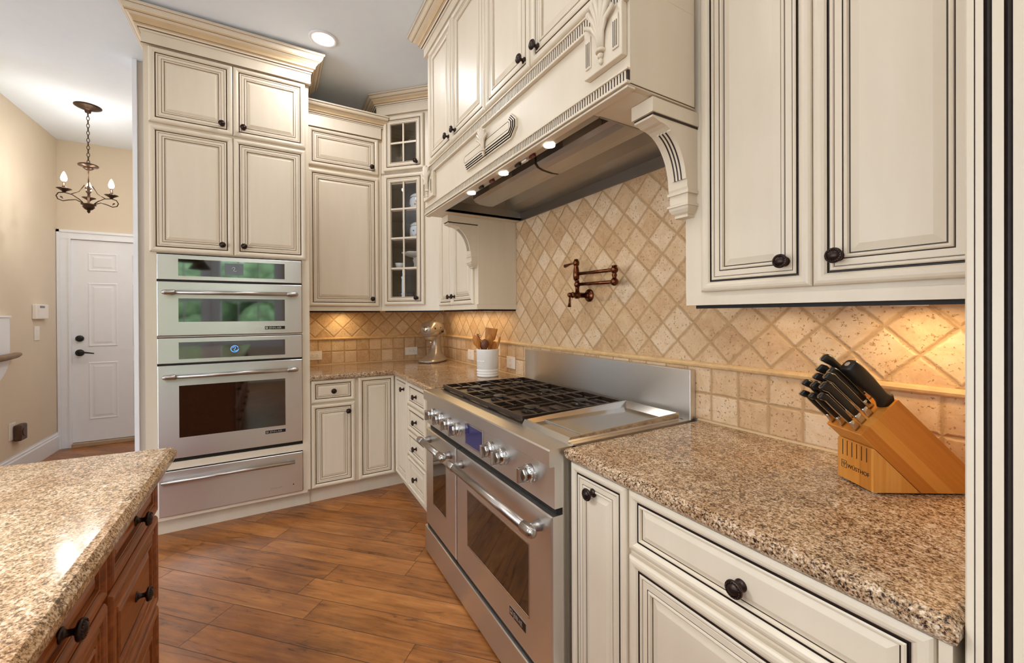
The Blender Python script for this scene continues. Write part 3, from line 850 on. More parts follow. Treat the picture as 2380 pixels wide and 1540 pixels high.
def worktop(name, label, poly, z0=.878, z1=.914, bev=.010, open_=(), mat=None):
    """slab with bevelled edges; poly counter-clockwise"""
    P = [Vector((p[0], p[1])) for p in poly]; n = len(P)
    def ins(d):
        out = []
        for i in range(n):
            a, b, c = P[i - 1], P[i], P[(i + 1) % n]
            d1 = (b - a).normalized(); d2 = (c - b).normalized()
            n1 = Vector((-d1.y, d1.x)) * (0 if (i - 1) % n in open_ else d); n2 = Vector((-d2.y, d2.x)) * (0 if i in open_ else d)
            cr = d1.x * d2.y - d1.y * d2.x
            if abs(cr) < 1e-6: out.append(b + n1); continue
            # intersect offset lines
            p1 = a + n1; p2 = b + n2
            tt = ((p2 - p1).x * d2.y - (p2 - p1).y * d2.x) / cr
            out.append(p1 + d1 * tt)
        return out
    m = MB(); rings = []
    for z, d in ((z0, .008), (z0 + .006, .002), (z0 + .012, 0), (z1 - bev, 0), (z1 - .0035, bev * .55), (z1, bev * 1.3)):
        rings.append([Vector((p.x, p.y, z)) for p in ins(d)])
    m.loft(rings, True, True, False)
    return tag(m.done(name, mat or GRAN), label, 'countertop')

worktop('worktop', 'L-shaped speckled brown granite worktop in the corner, under mixer and crock',
        [(.0005, -.0005), (.0005, -1.2215), (.655, -1.2215), (.655, -.66), (1.5435, -.66), (1.5435, -.0005)], open_=(0, 1, 4, 5))
worktop('worktop', 'speckled brown granite worktop right of the range, under the knife block',
        [(2.772, -.0005), (2.772, -.66), (3.628, -.66), (3.628, -.0005)], open_=(3,))
worktop('worktop', 'granite island top tinted with painted reflected light, in the left foreground with thick rounded edge',
        [(4.75, -1.715), (2.105, -1.715), (1.99, -2.95), (4.75, -2.95)], z0=.870, bev=.018, mat=GRAN_SHEEN)

# ------------------------------------------------------------------ base cabinets
t = thing('base_cabinet', 'cream base cabinet with one drawer over one door, right of the warming drawer', 'cabinet', (.32, -1.07, 0))
MB().box(.001, .62, -1.2215, -.916, .12, .8775).done('carcass', CREAM, t)
MB().box(.001, .55, -1.2215, -.916, 0, .1195).done('toe_kick', CREAM, t)
door(t, (.62, -1.214, .718), YP, XP, .287, .158, (.1435, .078), P_DRAW, 'drawer')
door(t, (.62, -1.214, .126), YP, XP, .287, .580, (.240, .518), scale=.9)
t = thing('base_cabinet', 'cream corner base cabinet with two doors meeting at the inside corner', 'cabinet', (.4, -.4, 0))
MB().box(.001, .62, -.9155, -.001, .12, .8775).box(.62, .957, -.62, -.001, .12, .8775).done('carcass', CREAM, t)
MB().box(.001, .55, -.9155, -.001, 0, .1195).box(.55, .957, -.55, -.001, 0, .1195).done('toe_kick', CREAM, t)
door(t, (.62, -.902, .127), YP, XP, .262, .750, None, scale=.9)
door(t, (.645, -.62, .145), XP, YN, .305, .725, (.22, .655), scale=.8)
t = thing('base_cabinet', 'cream four-drawer base cabinet just left of the range', 'cabinet', (1.25, -.31, 0))
MB().box(.9575, 1.543, -.62, -.001, .12, .8775).done('carcass', CREAM, t)
MB().box(.9575, 1.543, -.55, -.001, 0, .1195).done('toe_kick', CREAM, t)
for z0, z1 in ((.718, .868), (.545, .706), (.372, .533), (.146, .358)):
    door(t, (.968, -.62, z0), XP, YN, .378, z1 - z0, (.189, (z1 - z0) / 2), P_DRAW if z1 - z0 < .2 else P_DOOR, 'drawer', scale=1 if z1 - z0 < .2 else .75)
t = thing('base_cabinet', 'narrow cream pull-out base cabinet right of the range', 'cabinet', (2.9, -.31, 0))
MB().box(2.772, 3.0125, -.62, -.001, .12, .8695).done('carcass', CREAM, t)
MB().box(2.772, 3.0125, -.55, -.001, 0, .1195).done('toe_kick', CREAM, t)
door(t, (2.776, -.62, .13), XP, YN, .234, .737, (.10, .675), mats=CD, scale=.88)
t = thing('base_cabinet', 'wide cream base cabinet with drawer and door, right foreground under granite', 'cabinet', (3.3, -.31, 0))
MB().box(3.013, 3.618, -.62, -.001, .12, .8775).box(3.604, 3.618, -.64, -.62, .12, .8775).done('carcass', CREAM, t)
MB().box(3.013, 3.618, -.55, -.001, 0, .1195).done('toe_kick', CREAM, t)
door(t, (3.018, -.62, .711), XP, YN, .582, .158, (.300, .072), P_DRAW, 'drawer', CD)
door(t, (3.018, -.62, .13), XP, YN, .582, .566, (.530, .50), mats=CD)
# fluted pilaster
t = thing('pilaster', 'tall fluted cream pilaster with dark grooves at the right edge of the photo', 'pilaster', (3.66, -.62, 0))
x0, x1, yf = 3.6295, 3.7085, -.640
pts = [(x0, -.02), (x0, yf)]
cols = []
fl = [(.017, .0245), (.0345, .042), (.052, .0595)]
ring = [(x0, -.02, 0), (x0, yf + .002, 0), (x0 + .002, yf, 0), (x0 + .0085, yf, 1), (x0 + .0092, yf + .0015, 0), (x0 + .0099, yf, 0)]
for a, b in fl:
    ring.append((x0 + a, yf, 1))
    for k in range(1, 8):
        an = math.pi * k / 8
        ring.append((x0 + (a + b) / 2 - (b - a) / 2 * math.cos(an), yf + .0065 * math.sin(an), 1))
    ring.append((x0 + b, yf, 0))
ring += [(x1, yf, 0), (x1, -.02, 0)]
m = MB(); lo = [m.v((q[0], q[1], 0)) for q in ring]; hi = [m.v((q[0], q[1], CEIL - .002)) for q in ring]
for i in range(len(ring)):
    j = (i + 1) % len(ring); m.f([lo[i], lo[j], hi[j], hi[i]], ring[i][2])
m.done('shaft', CD, t)

# ---- island
t = thing('kitchen_island', 'cherry-stained wood island cabinet with dark knobs under the foreground granite', 'kitchen island', (3.3, -2.3, 0))
MB().box(2.165, 4.6, -2.85, -1.765, .10, .8695).done('carcass', CHERRY, t)
MB().box(2.20, 4.55, -2.80, -1.80, 0, .0995).done('toe_kick', CHERRY, t)
CH = [CHERRY, CHGLZ]
xc = 2.195
for i in range(5):
    w = .415
    door(t, (xc + w, -1.765, .745), XN, YP, w, .115, (w / 2, .060), P_DRAW, 'drawer', CH)
    door(t, (xc + w, -1.765, .475), XN, YP, w, .258, (w / 2, .135), P_DOOR, 'drawer', CH, scale=.9)
    door(t, (xc + w, -1.765, .125), XN, YP, w, .338, (w / 2, .18), P_DOOR, 'drawer', CH, scale=.9)
    xc += w + .022

# ------------------------------------------------------------------ wall ovens
def badge(par, O, N, w, h):
    M = frame_mat(O, N)
    b = MB(M).box(-.002, w + .002, -.0015, h + .0015, 0, .0012, .0005).box(0, w, 0, h, .0012, .0022, mi=1).box(.004, .004 + h * .62, h * .2, h * .8, .0022, .0027).box(.004 + h * .2, .004 + h * .44, h * .46, h * .70, .0027, .003, mi=1).done('badge', [SILV, BLACK], par, 'black and silver maker badge')
    me = text_mesh('JENN-AIR', h * .86); me.materials.append(SILV)
    place(me, 'lettering', b, M @ Matrix.Translation((h * .62 + .010, h * .20, .0026)) @ Matrix.Diagonal((.93 * (w - h - .006) / (h * .86 * 4.75), 1, 1, 1)).to_4x4())

def bar_handle(par, a, b, r, N, out, name='handle'):
    a, b, N = Vector(a), Vector(b), Vector(N)
    d = (b - a).normalized(); m = MB()
    m.tube([a + N * out, b + N * out], r, 16)
    for p, s_ in ((a, 1), (b, -1)):
        q = p + d * s_ * .022
        m.lathe([(r * 1.12, 0), (r * 1.2, .004), (r * 1.2, .050), (r * 1.05, .053)], p + N * out - d * s_ * .006, d * s_, 16)
        m.ball(p + N * out - d * s_ * .004, r * 1.15, 14)
        m.tube([q, q + N * out * .55, q + N * (out - r * .4)], [r * 1.25, r * .9, r * .9], 12)
    return m.done(name, HANDLE, par)

def oven(name, label, zb, zt, gap, disp, win, hz, badge_z, body_z, lit):
    t = thing(name, label, 'oven', (.35, -1.655, zb))
    y0, y1 = -2.031, -1.271
    MB().box(.05, .640, -2.030, -1.272, body_z[0], body_z[1]).done('body', DARK, t)
    cp = MB().box(.6405, .660, y0, y1, gap + .006, zt, .003).done('control_panel', STEEL, t)
    g = MB().box(.660, .6612, -1.931, -1.372, disp[0], disp[1]).done('display', BLACKG, cp)
    my = -1.652; mz = (disp[0] + disp[1]) / 2
    MB().box(.6612, .6616, my - .049, my + .049, mz - .036, mz + .036).done('screen', LCDW if not lit else BLACKG, g)
    ic = MB(); R = .020
    if lit: ic.tube([(.6619, my + R * math.cos(a * math.pi / 12 * .9 + .4), mz + R * math.sin(a * math.pi / 12 * .9 + .4)) for a in range(26)], .0017, 6)
    ic.tube([(.6619, my - .011, mz + .005), (.6619, my - .006, mz + .013), (.6619, my + .003, mz + .012), (.6619, my + .004, mz + .004), (.6619, my - .004, mz - .008), (.6619, my + .006, mz - .013), (.6619, my + .014, mz - .008)], .0014, 6)
    ic.done('readout', BLUE if lit else SILV, g, 'glowing blue readout' if lit else None)
    d = MB().panel((.6405, y0, zb), YP, XP, y1 - y0, gap - .006 - zb, [(0, 0), (0, .017), (.003, .0195)])
    d = d.done('door', STEEL, t)
    gl = MB().box(.660, .6606, -1.931, -1.372, win[0], win[1]).box(.6606, .6614, -1.921, -1.382, win[0] + .009, win[1] - .009, mi=0)
    gl.done('window', BLACKG, d)
    bar_handle(d, (.660, -1.985, hz), (.660, -1.312, hz), .0125, XP, .048)
    badge(d, (.6602, -1.487, badge_z), XP, .115, .021)
    MB().box(.6402, .652, y0 + .004, y1 - .004, gap - .006, gap + .006).done('gap_strip', DARK, t)
    return t
oven('microwave_oven', 'upper built-in stainless microwave oven with window reflecting the garden', 1.214, 1.700, 1.543, (1.574, 1.675), (1.296, 1.438), 1.472, 1.242, (1.213, 1.705), False)
oven('wall_oven', 'lower stainless wall oven with larger dark window and lit blue display', .478, 1.199, 1.041, (1.072, 1.173), (.600, .912), .972, .556, (.455, 1.2), True)
t = thing('warming_drawer', 'stainless warming drawer below the wall oven, near the floor', 'warming drawer', (.35, -1.655, .137))
MB().box(.05, .640, -2.030, -1.272, .138, .404).done('body', DARK, t)
f_ = MB().panel((.6405, -2.031, .138), YP, XP, .760, .266, [(0, 0), (0, .017), (.003, .0195)]).done('front', STEEL, t)
m = MB(); m.tube([(.690, -2.012, .350), (.690, -1.318, .350)], .0105, 14)
for y in (-1.96, -1.355): m.cyl((.659, y, .350), (.690, y, .350), .006)
m.done('handle', HANDLE, f_)
MB().lathe([(.004, 0), (.004, .0015)], (.660, -1.327, .194), XP, 12).done('indicator', BLACK, f_)
me = text_mesh('JENN-AIR', .017); me.materials.append(STEELD)
place(me, 'lettering', f_, frame_mat((.6603, -1.462, .184), XP))

# ------------------------------------------------------------------ range
t = thing('gas_range', 'wide stainless range with six gas burners, griddle and two oven doors', 'range', (2.155, -.35, 0))
RX0, RX1 = 1.546, 2.763
m = MB().box(RX0 + .006, RX1 - .006, -.655, -.036, .03, .896).box(RX0, RX1, -.62, -.002, .896, .910)
m.done('body', STEEL, t)
m = MB().prism([Vector((RX0, y, z)) for y, z in ((-.602, .911), (-.706, .911), (-.7105, .9065), (-.7105, .860), (-.707, .856), (-.692, .856), (-.690, .852), (-.690, .723), (-.656, .723), (-.656, .897), (-.6205, .897))], (RX1 - RX0, 0, 0))
cp = m.done('control_panel', STEEL, t)
MB().box(RX0 + .012, RX1 - .012, -.675, -.6555, .700, .7225).done('vent_slot', DARK, t)
ds = MB().box(2.078, 2.262, -.6925, -.6902, .742, .846, .001).done('display', CHROME, cp)
MB().box(2.088, 2.252, -.6934, -.6925, .752, .838).done('screen', LCDB, ds, 'dark blue glowing screen')
kn = MB().lathe([(.031, 0), (.031, .004), (.0285, .006), (.0285, .012), (.030, .013), (.030, .020), (.024, .024), (.022, .026)], seg=28)
for i in range(24):
    a = 2 * math.pi * i / 24
    kn.ball((.0295 * math.cos(a), .0295 * math.sin(a), .0165), .0022, 6)
kn.lathe([(.022, .026), (.021, .040), (.019, .042)], seg=24)
kn.box(-.0075, .0075, -.0255, .0255, .030, .056, .0015)
RK = bpy.data.meshes.new('range_knob'); kn.bm.to_mesh(RK); kn.bm.free(); RK.materials.append(CHROME)
for x in (1.669, 1.783, 1.902, 2.010, 2.348, 2.440, 2.631): place(RK, 'control_knob', cp, frame_mat((x, -.6895, .795), YN))
for x0, x1, w0, w1, wz0, wz1, bg in ((RX0 + .010, 1.985, 1.672, 1.858, .314, .575, False), (1.997, RX1 - .002, 2.124, 2.626, .306, .550, True)):
    d = MB().panel((x0, -.6555, .168), XP, YN, x1 - x0, .531, [(0, 0), (0, .040), (.003, .0435), (.006, .0445)]).done('oven_door', STEEL, t)
    fr = MB().panel((w0 - .005, -.7000, wz0 - .005), XP, YN, w1 - w0 + .010, wz1 - wz0 + .010, [(0, 0), (0, .0015), (.004, .0015), (.005, .0006), (.005, 0)], True).done('window_frame', CHROME, d)
    MB().box(w0, w1, -.7007, -.7001, wz0, wz1).done('window', BLACKG, d)
    bar_handle(d, (x0 + .045, -.700, .648), (x1 - .045, -.700, .648), .0155, YN, .050)
    if bg: badge(d, (2.498, -.7003, .238), YN, .110, .030)
    MB().box(x0 + .004, x1 - .004, -.6935, -.6556, .1515, .1678).done('door_gap', DARK, d)
MB().box(RX0, RX1, -.706, -.6555, .012, .150, .004).done('kick_panel', STEEL, t)
MB().box(RX0 + .03, RX1 - .03, -.69, -.10, .0, .0118).done('plinth', DARK, t)
MB().box(RX0, RX1, -.034, -.002, .911, 1.110, .002).done('backguard', STEEL, t)
# burners and grates
GX0, GX1, GY0, GY1 = 1.600, 2.452, -.615, -.075
MB().box(GX0 - .012, GX1 + .006, GY0 - .008, GY1 + .010, .9105, .9135).done('burner_pan', plain('burner_pan_steel', (84, 76, 70), .35, .8, .2), t)
gw = (GX1 - GX0) / 3
for i in range(3):
    for j in range(2):
        c = (GX0 + gw * (i + .5), GY0 + (GY1 - GY0) * (.25 + .5 * j), .9136)
        b_ = MB().lathe([(.046, 0), (.046, .006), (.036, .009), (.034, .016)], c, seg=24).done('burner', IRON, t)
        MB().lathe([(.0, .0162), (.036, .0162), (.036, .020), (.031, .0225), (.0, .0235)], c, seg=24).done('burner_cap', BLACK, b_)
    m = MB(); x0, x1 = GX0 + gw * i + .0015, GX0 + gw * (i + 1) - .0015; zt, h = .9385, .011; bw = .011
    def bar(ax, ay, bx_, by, w=bw, zt=zt, hh=h): m.box(min(ax, bx_) - (w / 2 if ax == bx_ else 0), max(ax, bx_) + (w / 2 if ax == bx_ else 0), min(ay, by) - (w / 2 if ay == by else 0), max(ay, by) + (w / 2 if ay == by else 0), zt - hh, zt, .0015, seg=1)
    e = bw / 2
    bar(x0 + e, GY0, x0 + e, GY1, hh=.020); bar(x1 - e, GY0, x1 - e, GY1, hh=.020); bar(x0 + bw, GY0 + e, x1 - bw, GY0 + e, hh=.020); bar(x0 + bw, GY1 - e, x1 - bw, GY1 - e, hh=.020)
    ym = (GY0 + GY1) / 2; xm = (x0 + x1) / 2
    bar(x0 + bw, ym, x1 - bw, ym)
    for j in range(2):
        yc = GY0 + (GY1 - GY0) * (.25 + .5 * j); hy = (GY1 - GY0) / 4
        for dx in (-1, 1):
            xe = x0 + bw if dx < 0 else x1 - bw
            for dy in (-.42, 0, .42): bar(xe, yc + dy * hy, xm + dx * (.035 if dy == 0 else .055), yc + dy * hy, .008)
        for dy in (-1, 1):
            bar(xm, yc + dy * (hy - .012), xm, yc + dy * .040, .008)
    for (x, y) in ((x0 + .01, GY0 + .01), (x1 - .01, GY0 + .01), (x0 + .01, GY1 - .01), (x1 - .01, GY1 - .01)): m.box(x - .006, x + .006, y - .006, y + .006, .9137, .9190)
    m.done('grate', IRON, t)
# griddle tray
gx0, gx1, gy0, gy1 = 2.464, 2.742, -.612, -.076
zt = .944
m = MB()
outer = [Vector(q) for q in ((gx0, gy0 - .012, .911), (gx1, gy0 - .012, .911), (gx1, gy1, .911), (gx0, gy1, .911))]
top = [Vector(q) for q in ((gx0, gy0, .930), (gx1, gy0, .930), (gx1, gy1, zt), (gx0, gy1, zt))]
intop = [Vector(q) for q in ((gx0 + .007, gy0 + .007, .930), (gx1 - .007, gy0 + .007, .930), (gx1 - .007, gy1 - .007, zt), (gx0 + .007, gy1 - .007, zt))]
infl = [Vector(q) for q in ((gx0 + .012, gy0 + .02, .914), (gx1 - .012, gy0 + .02, .914), (gx1 - .018, gy1 - .03, .918), (gx0 + .018, gy1 - .03, .918))]
m.loft([outer, top, intop, infl], True, True, False)
m.box(gx0 + .014, gx1 - .014, gy0 + .085, gy1 - .032, .9145, .9195, .001)
m.done('griddle', CHROME, t, 'polished steel griddle tray')
m = MB().box(gx1 + .001, RX1 - .001, -.615, -.036, .911, .9145).done('side_trim', STEEL, t)

# ------------------------------------------------------------------ pot filler
t = thing('pot_filler', 'bronze folding pot filler tap on the tile above the range', 'tap', (2.135, 0, 1.43))
fx, fz = 2.135, 1.430
MB().lathe([(.034, 0), (.034, .004), (.030, .009), (.020, .011), (.017, .014), (.015, .03)], (fx, -.0005, fz), YN, 24).done('wall_flange', COPPERB, t)
m = MB().lathe([(.014, 0), (.014, .04), (.019, .045), (.019, .062), (.012, .066), (.012, .078), (.016, .082), (.013, .09), (.004, .092)], (fx, -.030, fz), YN, 18)
m.lathe([(.011, 0), (.010, .02), (.012, .024), (.009, .028)], (fx, -.082, fz + .014), (0, 0, 1), 14); m.ball((fx, -.082, fz + .055), .0165)
m.lathe([(.011, 0), (.010, .008)], (fx, -.082, fz + .068), (0, 0, 1), 14)
m.done('valve_body', COPPERB, t)
MB().ball((fx - .004, -.128, fz), .013).tube([(fx - .004, -.128, fz), (fx - .003, -.130, fz - .03), (fx - .002, -.132, fz - .062)], [.005, .005, .009], 10).done('valve_lever', COPPERB, t)
el = Vector((2.392, -.072, 1.481)); up = Vector((2.392, -.072, 1.537))
m = MB().tube([(fx, -.082, fz + .055), tuple(el)], .0085, 12).ball(el, .019).ball(up, .018)
m.lathe([(.012, 0), (.009, .012), (.012, .018), (.012, .024), (.009, .030), (.012, .040)], el + Vector((0, 0, .010)), (0, 0, 1), 16)
m.lathe([(.012, 0), (.013, .006), (.008, .008)], up + Vector((0, 0, .014)), (0, 0, 1), 14).done('lower_arm', COPPERB, t)
sp = Vector((2.115, -.072, 1.548))
MB().tube([tuple(up), (sp.x, sp.y, 1.541)], .0085, 12).done('upper_arm', COPPERB, t)
MB().lathe([(.010, 1.503), (.010, 1.510), (.015, 1.512), (.017, 1.535), (.0165, 1.552), (.012, 1.578), (.010, 1.582), (.015, 1.588), (.017, 1.600), (.014, 1.610), (.010, 1.614), (.011, 1.618), (.003, 1.62)], (sp.x, sp.y, 0), (0, 0, 1), 18).done('spout', COPPERB, t)
MB().tube([(sp.x - .012, sp.y, 1.602), (sp.x - .05, sp.y, 1.598), (sp.x - .095, sp.y, 1.592)], [.005, .005, .010], 10).done('spout_lever', COPPERB, t)

# ------------------------------------------------------------------ stand mixer
t = thing('stand_mixer', 'champagne metallic stand mixer in the corner on the granite', 'stand mixer', (.253, -.197, .9145), math.radians(-45))
M = ROOT[t]
def ell(x, cz, ry, rz, n=20, p=2.0, z0=None): 
    out = []
    for i in range(n):
        a = 2 * math.pi * i / n; c, s_ = math.cos(a), math.sin(a)
        yy = ry * math.copysign(abs(c) ** (2 / p), c); zz = rz * math.copysign(abs(s_) ** (2 / p), s_)
        out.append(Vector((x, yy, cz + zz)))
    return out
def ellz(z, cx, rx, ry, n=24, p=2.6):
    out = []
    for i in range(n):
        a = 2 * math.pi * i / n; c, s_ = math.cos(a), math.sin(a)
        out.append(Vector((cx + rx * math.copysign(abs(c) ** (2 / p), c), ry * math.copysign(abs(s_) ** (2 / p), s_), z)))
    return out
m = MB(M)
m.loft([ell(-.150, .296, .012, .012), ell(-.146, .296, .034, .030), ell(-.130, .296, .052, .046), ell(-.09, .295, .066, .060), ell(-.03, .295, .073, .067), ell(.03, .295, .074, .068, 20, 2.2), ell(.08, .294, .072, .066, 20, 2.3), ell(.115, .292, .066, .058, 20, 2.4), ell(.138, .289, .054, .046, 20, 2.4), ell(.148, .287, .038, .032), ell(.150, .287, .01, .01)], True, True, True)
m.loft([ellz(.226, .060, .070, .058), ellz(.250, .055, .080, .066), ellz(.275, .050, .084, .070)], True, True, True)
m.done('motor_head', MIXP, t)
MB(M).loft([ellz(.004, .0, .165, .100), ellz(.010, .0, .172, .108), ellz(.022, -.003, .166, .103), ellz(.032, -.015, .140, .090), ellz(.050, -.035, .100, .070), ellz(.08, -.052, .070, .052), ellz(.12, -.060, .054, .042), ellz(.17, -.062, .047, .038), ellz(.215, -.058, .050, .040), ellz(.242, -.050, .060, .048)], True, True, True).done('pedestal', MIXP, t)
MB(M).loft([ellz(.0, .0, .160, .096), ellz(.0045, .0, .160, .096)]).done('base_foot', BLACK, t)
MB(M).lathe([(.040, .196), (.050, .202), (.052, .226), (.054, .232)], (.072, 0, 0), (0, 0, 1), 24).lathe([(.008, .150), (.008, .198)], (.072, .012, 0), (0, 0, 1), 12).done('planetary_hub', CHROME, t, 'chrome attachment ring')
MB(M).lathe([(.026, 0), (.026, .014), (.020, .018), (.006, .020)], (.140, 0, .292), (1, 0, 0), 20).done('hub_cap', CHROME, t)
MB(M).ball((.098, .064, .300), .011).ball((-.05, .070, .268), .012).ball((.0, .073, .305), .006).done('control_lever', BLACK, t)

# ------------------------------------------------------------------ crock and utensils
cc = Vector((1.302, -.182, .9145))
t = thing('utensil_crock', 'white ceramic utensil crock with ribbed foot, left of the range', 'crock', cc)
pr = [(.070, 0), (.074, .004), (.074, .012), (.0695, .016), (.0745, .021), (.0745, .029), (.0700, .034), (.075, .039), (.075, .047), (.0705, .052), (.074, .056), (.0765, .17), (.0785, .181), (.0775, .186), (.0735, .186), (.0715, .17), (.068, .02), (.0, .012)]
m = MB().lathe(pr, cc, seg=40)
for zz, w in ((.135, .25), (.075, .35)):
    m.loft([[cc + Vector(((.0752 + r_) * math.cos(a), (.0752 + r_) * math.sin(a), zz + q)) for r_, q in ((0, -.0012), (.0012, 0), (0, .0012), (-.002, 0))] for a in [math.radians(-70 + w * 60 * (k / 8 - .5) * 2) for k in range(9)]], True, True, True)
for k in range(5):
    a = math.radians(-92 + k * 11)
    m.lathe([(.004, 0), (.007, .001), (.006, .0022), (.003, .0024)], cc + Vector((.0745 * math.cos(a), .0745 * math.sin(a), .105)), (math.cos(a), math.sin(a), 0), 10)
m.done('pot', CERAM, t)
def utensil(name, label, cat, tip, base, kind, mat, mat2=None):
    """tip and base given in image-right (r), depth (d), height from the crock base"""
    R = Vector((.504, .863, 0)); D = Vector((-.863, .504, 0))
    def Wp(q): return cc + R * q[0] + D * q[1] + Vector((0, 0, q[2]))
    T, B_ = Wp(tip), Wp(base); ax = (T - B_).normalized(); L = (T - B_).length
    side = (R - ax * R.dot(ax)).normalized(); th = ax.cross(side)
    m = MB(); S = []
    if kind == 'spatula': S = [(0, .006, .005), (L - .125, .006, .005), (L - .10, .010, .004), (L - .075, .034, .003), (L - .004, .042, .0025), (L, .040, .002)]
    elif kind == 'spoon': S = [(0, .006, .005), (L - .10, .006, .005), (L - .085, .012, .006), (L - .055, .025, .010), (L - .025, .024, .010), (L - .006, .013, .006), (L, .004, .003)]
    elif kind == 'ladle': S = [(0, .006, .005), (L - .085, .006, .005), (L - .07, .014, .010), (L - .04, .028, .018), (L - .012, .020, .012), (L, .005, .004)]
    else: S = [(0, .006, .005), (L - .07, .007, .005), (L - .03, .008, .005), (L, .004, .003)]
    rings = [[B_ + ax * l + side * (w * math.cos(2 * math.pi * i / 12)) + th * (d * math.sin(2 * math.pi * i / 12)) for i in range(12)] for l, w, d in S]
    m.loft(rings, True, True, True)
    if kind == 'comb':
        for k in range(6):
            q = B_ + ax * (L - .008 - k * .012); m.tube([q, q + side * .016 + ax * .004], [.0035, .002], 6)
    return tag(m.done(name, mat), label, cat)
utensil('wooden_spatula', 'wide flat wooden spatula standing tallest in the crock', 'spatula', (.028, .02, .325), (-.012, .0, .05), 'spatula', SPOON)
utensil('wooden_spoon', 'wooden spoon in front of the tall spatula, bowl facing the room', 'spoon', (.020, -.028, .288), (.0, -.005, .05), 'spoon', SPOON)
utensil('serving_spoon', 'dark brown wooden spoon left of the pale spoon in the crock', 'spoon', (-.014, -.060, .256), (-.014, -.045, .05), 'ladle', SPOOND)
utensil('wooden_paddle', 'orange-toned wooden paddle leaning left over the crock rim', 'spoon', (-.088, -.01, .278), (-.01, .01, .05), 'spoon', SPOON)
utensil('pasta_server', 'dark toothed pasta server beside the leaning wooden paddle', 'pasta server', (-.070, .02, .286), (.0, .02, .05), 'comb', SPOOND)
utensil('wooden_fork', 'slim wooden handle leaning right over the crock rim', 'utensil', (.088, .0, .268), (.022, .0, .05), 'stick', SPOON)
utensil('wooden_spoon', 'wooden spoon behind the others at the right of the crock', 'spoon', (.046, .03, .235), (.02, .02, .05), 'spoon', SPOON)

# ------------------------------------------------------------------ outlets
def outlet(label, O, N, horiz, w=.073, h=.117):
    t = thing('wall_outlet', label, 'outlet', O)
    M = frame_mat(O, N)
    if horiz: M = M @ Matrix.Rotation(math.pi / 2, 4, 'Z')
    MB(M).box(-w / 2, w / 2, -h / 2, h / 2, .0005, .0055, .002).done('cover_plate', PLATE, t)
    MB(M).box(-.017, .017, -.034, .034, .0055, .0075, .001).done('socket_face', PLATE, t)
    m = MB(M)
    for s_ in (-1, 1): m.box(-.007, -.0055, s_ * .018 - .004, s_ * .018 + .004, .0075, .0078).box(.0055, .007, s_ * .018 - .004, s_ * .018 + .004, .0075, .0078).lathe([(.002, .0075), (.002, .0078)], (0, s_ * .018 - .009, 0), (0, 0, 1), 8)
    m.done('slots', BLACK, t)
outlet('horizontal white outlet on the left tile, beside the oven cabinet', (.0, -1.143, .996), XP, True)
outlet('horizontal white outlet on the tile just left of the mixer', (.0, -.322, .996), XP, True)
outlet('white double-gang outlet plate on the tile left of the crock', (.641, .0, .996), YN, False, .117, .083)
outlet('white outlet plate on the tile between crock and range backguard', (1.311, .0, .996), YN, False, .117, .083)

# ------------------------------------------------------------------ knife block and knives
BO = Vector((3.314, -.201, .9145)); ang = math.atan2(-.537, .845)
t = thing('knife_block', 'angled beech wood knife block holding black-handled knives', 'knife block', BO, ang)
M = ROOT[t]  # local: x along the front (0-.108), y into depth, z up
Wd = .108
MB(M).prism([Vector((0, y, z)) for y, z in ((0, .004), (0, .100), (.003, .1035), (.104, .004))], (Wd, 0, 0)).done('wedge', WEDGE, t)
MB(M).prism([Vector((0, y, z)) for y, z in ((-.028, .135), (.0055, .1035), (.1065, .004), (.230, .004), (.232, .006), (.232, .0405), (.056, .2165), (.054, .2165))], (Wd, 0, 0)).done('slanted_block', BLOCK, t)
for x in (.012, .096):
    for y in (.012, .215): MB(M).lathe([(.006, 0), (.006, .0045)], (x, y, 0), (0, 0, 1), 12).done('foot', PLATE, t)
m = MB(M)
for k in range(6):
    x = .016 + k * .0145; m.box(x, x + .0016, -.0006, .001, .062 + k * .001, .100 )
m.done('steak_slot', DARK, t)
me = text_mesh('WÜSTHOF', .0135, .0002); me.materials.append(BLACK)
TM = M @ Matrix.Rotation(math.pi / 2, 4, 'X')
lt = place(me, 'lettering', t, TM @ Matrix.Translation((.032, .034, .0004)))
m = MB(TM); 
for a, b, c, d in ((.0125, .0295, .031, .0318), (.0125, .0295, .0482, .049), (.0125, .0133, .031, .049), (.0287, .0295, .031, .049), (.0204, .0216, .034, .046), (.016, .0168, .040, .045), (.0252, .026, .040, .045), (.016, .026, .0395, .0405)):
    m.box(a, b, c, d, .0, .0006)
m.done('trident_mark', BLACK, t)
ax = Vector((0, -.70711, .70711)); fv = Vector((0, .70711, .70711)); low = Vector((0, -.028, .135))
